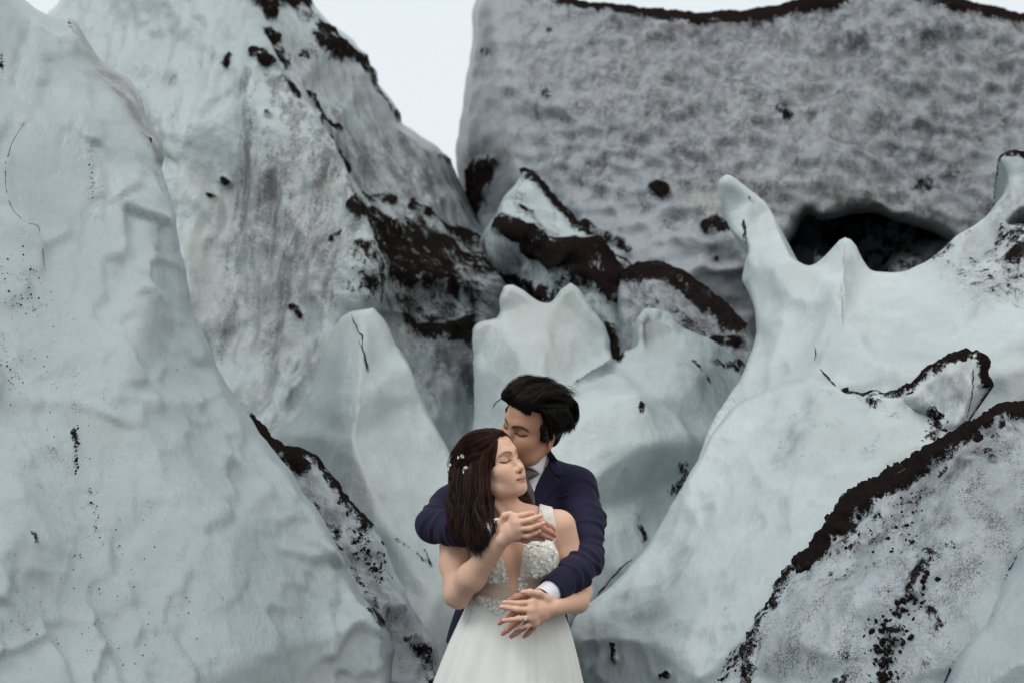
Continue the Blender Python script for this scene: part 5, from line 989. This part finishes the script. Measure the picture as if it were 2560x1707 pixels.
# ------------------------------------------------------------------ hair
def strands(guides, n, r0, spread, wave, seed, m=16, tip=.35, sides=3):
    """tapering strands drawn between neighbouring guide lines; returns vertices, faces and a shade per vertex"""
    rng = np.random.default_rng(seed); G = []
    for g in guides:
        g = np.array(g, float); k = 40; s = np.linspace(0, len(g)-1, k); i = np.minimum(s.astype(int), len(g)-2); f = (s-i)[:, None]
        a, b0, c, d = g[np.maximum(i-1, 0)], g[i], g[i+1], g[np.minimum(i+2, len(g)-1)]
        G.append(.5*((2*b0)+(-a+c)*f+(2*a-5*b0+4*c-d)*f**2+(-a+3*b0-3*c+d)*f**3))
    nc = max(3, n//18); cid = rng.integers(0, nc, n); cu = rng.uniform(0, len(G)-1, nc); G = np.array(G); u = np.clip(cu[cid]+rng.normal(0, .10, n), 0, len(G)-1); i = np.minimum(u.astype(int), len(G)-2); f = (u-i)[:, None, None]
    L = G[i]*(1-f)+G[i+1]*f
    t0 = rng.uniform(0, .10, n); t1 = 1-rng.uniform(0, .45, n)**1.6; s = t0[:, None]+(t1-t0)[:, None]*np.linspace(0, 1, m)[None]; si = s*(L.shape[1]-1); k = np.minimum(si.astype(int), L.shape[1]-2); ff = (si-k)[..., None]
    ar = np.arange(n)[:, None]; C_ = L[ar, k]*(1-ff)+L[ar, k+1]*ff
    off = (rng.normal(0, 1, (nc, 1, 3))[cid]*.9+rng.normal(0, 1, (n, 1, 3))*.45)*spread; grow = (.35+1.0*s)[..., None]; ph = rng.uniform(0, 6.28, (nc, 1, 3))[cid]+rng.normal(0, .35, (n, 1, 3)); fr = rng.uniform(.8, 2.4, (nc, 1, 1))[cid]
    C_ = C_+off*grow+wave*np.sin(s[..., None]*6.28*fr+ph)*s[..., None]
    Tn = np.gradient(C_, axis=1); Tn /= np.linalg.norm(Tn, axis=2, keepdims=True)+1e-9
    up = np.array([.31, .83, .46]); U = np.cross(Tn, up); U /= np.linalg.norm(U, axis=2, keepdims=True)+1e-9; W_ = np.cross(Tn, U)
    rad = r0*rng.uniform(.6, 1.5, (n, 1))*np.minimum(1, (1-np.linspace(0, 1, m)[None])/tip+.12)
    A = []
    for j in range(sides):
        a = 2*math.pi*j/sides; A.append(C_+(U*math.cos(a)+W_*math.sin(a))*rad[..., None])
    A = np.stack(A, 2).reshape(-1, 3); idx = np.arange(n*m*sides).reshape(n, m, sides); nx = np.roll(idx, -1, 2)
    F = np.stack([idx[:, :-1].ravel(), nx[:, :-1].ravel(), nx[:, 1:].ravel(), idx[:, 1:].ravel()], 1)
    shd = np.repeat(np.clip(rng.normal(.42, .25, nc)[cid]+rng.normal(0, .16, n), 0, 1), m*sides)
    return A, F, shd

def on(f, pts, out=.004, fb=None, lo=-.35, hi=.45):              # lay guide points on a surface seen from the front
    r = []
    for p in pts:
        if len(p) > 2: r.append(b(*p)); continue
        d = ray_depth(f, p[0], p[1], lo, hi, 260); r.append(b(p[0], p[1], (d if d is not None else (fb if fb is not None else 0))-out))
    return r

# --- bride: cap over the skull, long curtain
K = Sdf(); HB.ell(K, (0, -.016, .032), (.084, .104, .092), .01); HB.ell(K, (0, .022, .038), (.073, .076, .080), .02); HB.ell(K, (-.012, -.070, -.02), (.072, .060, .085), .03)
K.chain([b(1165, 1175, .0), b(1162, 1250, -.045), b(1178, 1320, -.115), b(1202, 1368, -.165)], [.045, .050, .038, .010], .03)
K.chain([b(1194, 1165, -.050), b(1193, 1230, -.075), b(1196, 1300, -.120), b(1205, 1362, -.165)], [.032, .034, .028, .008], .03)
K.chain([b(1255, 1190, .085), b(1290, 1245, .085), b(1325, 1280, .045), b(1352, 1306, .0)], [.050, .040, .026, .006], .02)
def facecut(p):                            # keep the face clear of hair
    L = HB.loc(p); a = np.interp(L[:, 2], [-.2, -.10, -.07, -.03, .0, .038, .060, .076, .090, .2], [-.01, -.004, .006, .030, .050, .068, .072, .074, .12, .2])-L[:, 1]
    a = np.where(L[:, 0] > .02, np.maximum(a, .066-L[:, 0]) if False else a, a); q = topx(p); return np.where((p[:, 1] < Y0+.07) & (q[:, 0] > 1218), a, np.where(p[:, 1] < Y0+.07, np.maximum(a, (1218-q[:, 0])/800), .1))
K.add(facecut, HB.w(0, .06, -.02), .18, .005, 's')
V, F = surface(K, b(1090, 1400, 0)+np.array([0, -.24, 0]), b(1380, 1050, 0)+np.array([0, .22, 0]), .0032)
N = vnormals(V, F); V = V+N*((np.abs(fbm(V*np.array([70, 70, 9]), 3, 3)-.5))*.012-.002)[:, None]
bh = mesh('hair', V, F, M_bhair, bride, attrs={'shade': np.clip(fbm(V*np.array([160, 160, 9]), 3, 4)*1.2-.25, 0, 1)})
gA = [on(K, p, .003) for p in (
    [(1256, 1084), (1225, 1072), (1180, 1080), (1146, 1112), (1128, 1160), (1132, 1200)],
    [(1250, 1088), (1215, 1082), (1175, 1100), (1150, 1135), (1138, 1175), (1145, 1200)],
    [(1246, 1092), (1212, 1098), (1180, 1120), (1160, 1150), (1150, 1180), (1158, 1205)],
    [(1244, 1096), (1218, 1115), (1195, 1135), (1176, 1160), (1165, 1185), (1170, 1205)])]
gB = [on(K, p, .004, -.10) for p in (
    [(1130, 1165), (1130, 1205), (1134, 1250), (1136, 1290, -.09), (1126, 1325, -.09)],
    [(1142, 1170), (1143, 1215), (1144, 1270), (1150, 1320, -.135), (1165, 1352, -.15)],
    [(1160, 1170), (1158, 1220), (1158, 1280), (1168, 1330, -.165), (1190, 1372, -.185)],
    [(1182, 1150), (1178, 1210), (1178, 1275), (1186, 1330, -.17), (1200, 1380, -.19)],
    [(1206, 1135), (1200, 1200), (1196, 1265), (1202, 1320, -.17), (1210, 1376, -.19)],
    [(1232, 1118), (1222, 1165), (1214, 1220), (1210, 1280), (1216, 1335, -.17), (1226, 1370, -.19)])]
gC = [on(K, p, .004, -.09) for p in (
    [(1240, 1096), (1236, 1120), (1230, 1160), (1225, 1210), (1224, 1260), (1226, 1310, -.12)],
    [(1243, 1098), (1240, 1125), (1233, 1165), (1228, 1215), (1228, 1270), (1240, 1330, -.14)])]
gD = [on(K, p, .004, .06) for p in (
    [(1284, 1236), (1300, 1262), (1320, 1285), (1340, 1302, .0)], [(1292, 1232), (1312, 1256), (1334, 1280), (1350, 1300, .0)], [(1300, 1236), (1322, 1252), (1345, 1275), (1354, 1296, .005)])]
gE = [on(K, p, .002) for p in ([(1215, 1078), (1240, 1076), (1256, 1079), (1266, 1090)], [(1222, 1082), (1242, 1081), (1256, 1085), (1264, 1096)], [(1232, 1088), (1246, 1087), (1255, 1091), (1260, 1100)])]
gF = [on(K, p, .005) for p in ([(1238, 1108), (1215, 1122), (1185, 1138), (1155, 1160), (1140, 1178)], [(1236, 1116), (1214, 1134), (1186, 1150), (1160, 1170), (1146, 1190)])]
for nm, gs, n, r, sp, wv, sd in (('hair_top', gA, 1300, .00075, .0040, .0034, 1), ('hair_lengths', gB, 3000, .00075, .0090, .0140, 2), ('hair_front', gC, 320, .00075, .0042, .0070, 3), ('hair_behind_neck', gD, 320, .0008, .0045, .005, 4), ('hair_parting', gE, 240, .0008, .0026, .0012, 5), ('hair_twist', gF, 260, .0010, .0045, .0050, 6)):
    A, Fs, sdv = strands(gs, n, r, sp, wv, sd); tag(mesh(nm, A, Fs, M_bhair, bh, attrs={'shade': sdv}), kind='stuff')
loose = [[b(1222, 1250, -.12), b(1222, 1285, -.17), b(1234, 1312, -.20), b(1246, 1322, -.205)], [b(1220, 1260, -.12), b(1226, 1290, -.18), b(1228, 1330, -.20), b(1222, 1350, -.205)], [b(1216, 1270, -.13), b(1236, 1300, -.19), b(1240, 1325, -.205), b(1226, 1352, -.205)], [b(1135, 1270, -.06), b(1122, 1300, -.07), b(1116, 1325, -.07)]]
A, Fs, sdv = strands(loose, 34, .0009, .004, .006, 9); tag(mesh('loose_strands', A, Fs, M_bhair, bh, attrs={'shade': sdv}), kind='stuff')
# sprigs of small white flowers in the hair
for px, py, dd0 in ((1150, 1143, None), (1166, 1170, None), (1157, 1174, None), (1124, 1180, -.02), (1128, 1172, -.02), (1164, 1182, None), (1121, 1162, -.015)):
    d = ray_depth(K, px, py, -.3, .2, 200) if dd0 is None else dd0; d = dd0 if d is None else d; d = -.05 if d is None else d
    c = P(px, py, Y0+d-(.017 if dd0 is None else .006)); PV, PF = [], []; 
    for k in range(3): flower(c+rng.normal(0, .0035, 3), np.array([rng.normal(0, .5), -1, rng.normal(0, .5)]), .0058, PV, PF)
    fl = mesh('hair_flower', PV, PF, M_flower, bh, smooth=False); A, Fs, _ = strands([[c+np.array([.004, .004, .002]), c+np.array([.001, .001, -.006]), c+np.array([.0, .004, -.012])]]*2, 2, .0008, .001, .0, 3, 6); mesh('stalk', A, Fs, M_stalk, fl)

# --- groom: short, thick, swept up and back
K2 = Sdf(); HG.ell(K2, (0, -.018, .038), (.084, .099, .088), .01); HG.ell(K2, (0, .015, .082), (.058, .066, .038), .03); HG.ell(K2, (.012, -.035, .076), (.068, .070, .050), .03)
HG.rc(K2, [(.077, .030, .03), (.079, .020, -.005), (.077, .012, -.022)], [.016, .012, .005], .01); HG.rc(K2, [(-.077, .030, .03), (-.079, .020, -.005), (-.077, .012, -.022)], [.016, .012, .005], .01)
HG.ell(K2, (0, -.078, -.030), (.058, .030, .045), .03)
def facecut2(p):
    L = HG.loc(p); a = (.034-L[:, 1]+np.abs(L[:, 0])*.18); lowf = (L[:, 2]-(.066-.35*np.maximum(.08-L[:, 1], 0)))
    fore = np.maximum(a, lowf); side = np.maximum(-L[:, 2]-.0+(-.012)+.0*L[:, 0], -L[:, 1]-.035)      # below the sideburn, ahead of the nape
    ear = np.maximum(np.maximum(L[:, 2]-.010, -L[:, 1]-.045), .065-np.abs(L[:, 0])); return np.minimum(np.minimum(fore, np.maximum(ear, L[:, 1]-.012)), np.maximum(L[:, 2]+.020, -L[:, 1]-.02))
K2.add(facecut2, HG.w(0, .05, -.01), .20, .006, 's')
V, F = surface(K2, HG.c-.22, HG.c+.22, .0032); N = vnormals(V, F); L = HG.loc(V); V = V+N*((np.abs(fbm(np.stack([L[:, 0]*60, L[:, 1]*14, L[:, 2]*30], 1), 3, 3)-.5))*.016-.003)[:, None]
gh = mesh('hair', V, F, M_ghair, groom, attrs={'shade': np.clip(fbm(L*np.array([120, 20, 60]), 3, 4)*1.1-.35, 0, 1)})
hl = lambda *a: HG.w(*a)
gA = [[hl(x, .082, .070), hl(x*1.05, .092, .098), hl(x*1.1+.006, .070, .124), hl(x*1.1+.014, .020, .140), hl(x*1.05+.018, -.040, .132), hl(x+.02, -.085, .105)] for x in (-.058, -.035, -.012, .012, .036, .058)]
gB = [[hl(.060, y, .090), hl(.082, y-.010, .088), hl(.091, y-.028, .064), hl(.090, y-.045, .036), hl(.084, y-.058, .010-.2*min(y, 0))] for y in (.066, .040, .012, -.016, -.040)]
gC = [[hl(x, -.060, .122), hl(x, -.100, .100), hl(x, -.114, .062), hl(x*.97, -.110, .026), hl(x*.9, -.096, -.012)] for x in (-.05, -.015, .02, .05, .075)]
gD = [[hl(-.062, y, .085), hl(-.082, y-.006, .085), hl(-.090, y-.016, .060), hl(-.088, y-.026, .030)] for y in (.06, .02, -.03)]
gS = [[hl(.070, y+.006, .075), hl(.082, y, .055), hl(.086, y-.004, .028), hl(.084, y-.012, .002), hl(.081, y-.018, -.020+.3*(.04-y))] for y in (.050, .040, .028, .016, .004)]
for nm, gs, n, r, sp, wv, sd in (('hair_top', gA, 2200, .00075, .0085, .0090, 11), ('hair_side', gB, 1300, .00075, .0052, .0040, 12), ('sideburn', gS, 360, .0007, .0026, .0014, 15), ('hair_back', gC, 1000, .00075, .0056, .0055, 13), ('hair_side', gD, 160, .0012, .0030, .0020, 14)):
    A, Fs, sdv = strands(gs, n, r, sp, wv, sd); tag(mesh(nm, A, Fs, M_ghair, gh, attrs={'shade': sdv}), kind='stuff')
loose = [[b(1285, 1002, .06), b(1262, 988, .05), b(1240, 1005, .05), b(1220, 1034, .05)], [b(1286, 1000, .06), b(1266, 988, .05), b(1248, 1004, .05), b(1239, 1027, .05)], [b(1290, 995, .07), b(1278, 975, .06), b(1270, 972, .06), b(1264, 980, .06)]]
A, Fs, sdv = strands(loose, 16, .0009, .0018, .003, 19); tag(mesh('loose_strands', A, Fs, M_ghair, gh, attrs={'shade': sdv*.4}), kind='stuff')
fly = [[b(1300, 975, .10), b(1305, 948, .10), b(1330, 938, .12), b(1350, 934, .12)], [b(1360, 955, .12), b(1380, 942, .13), b(1395, 950, .14), b(1405, 970, .15)], [b(1400, 975, .2), b(1415, 985, .2), b(1421, 1005, .2), b(1420, 1025, .2)]]
A, Fs, sdv = strands(fly, 40, .0006, .006, .006, 29); tag(mesh('flyaway_strands', A, Fs, M_ghair, gh, attrs={'shade': sdv*.4}), kind='stuff')
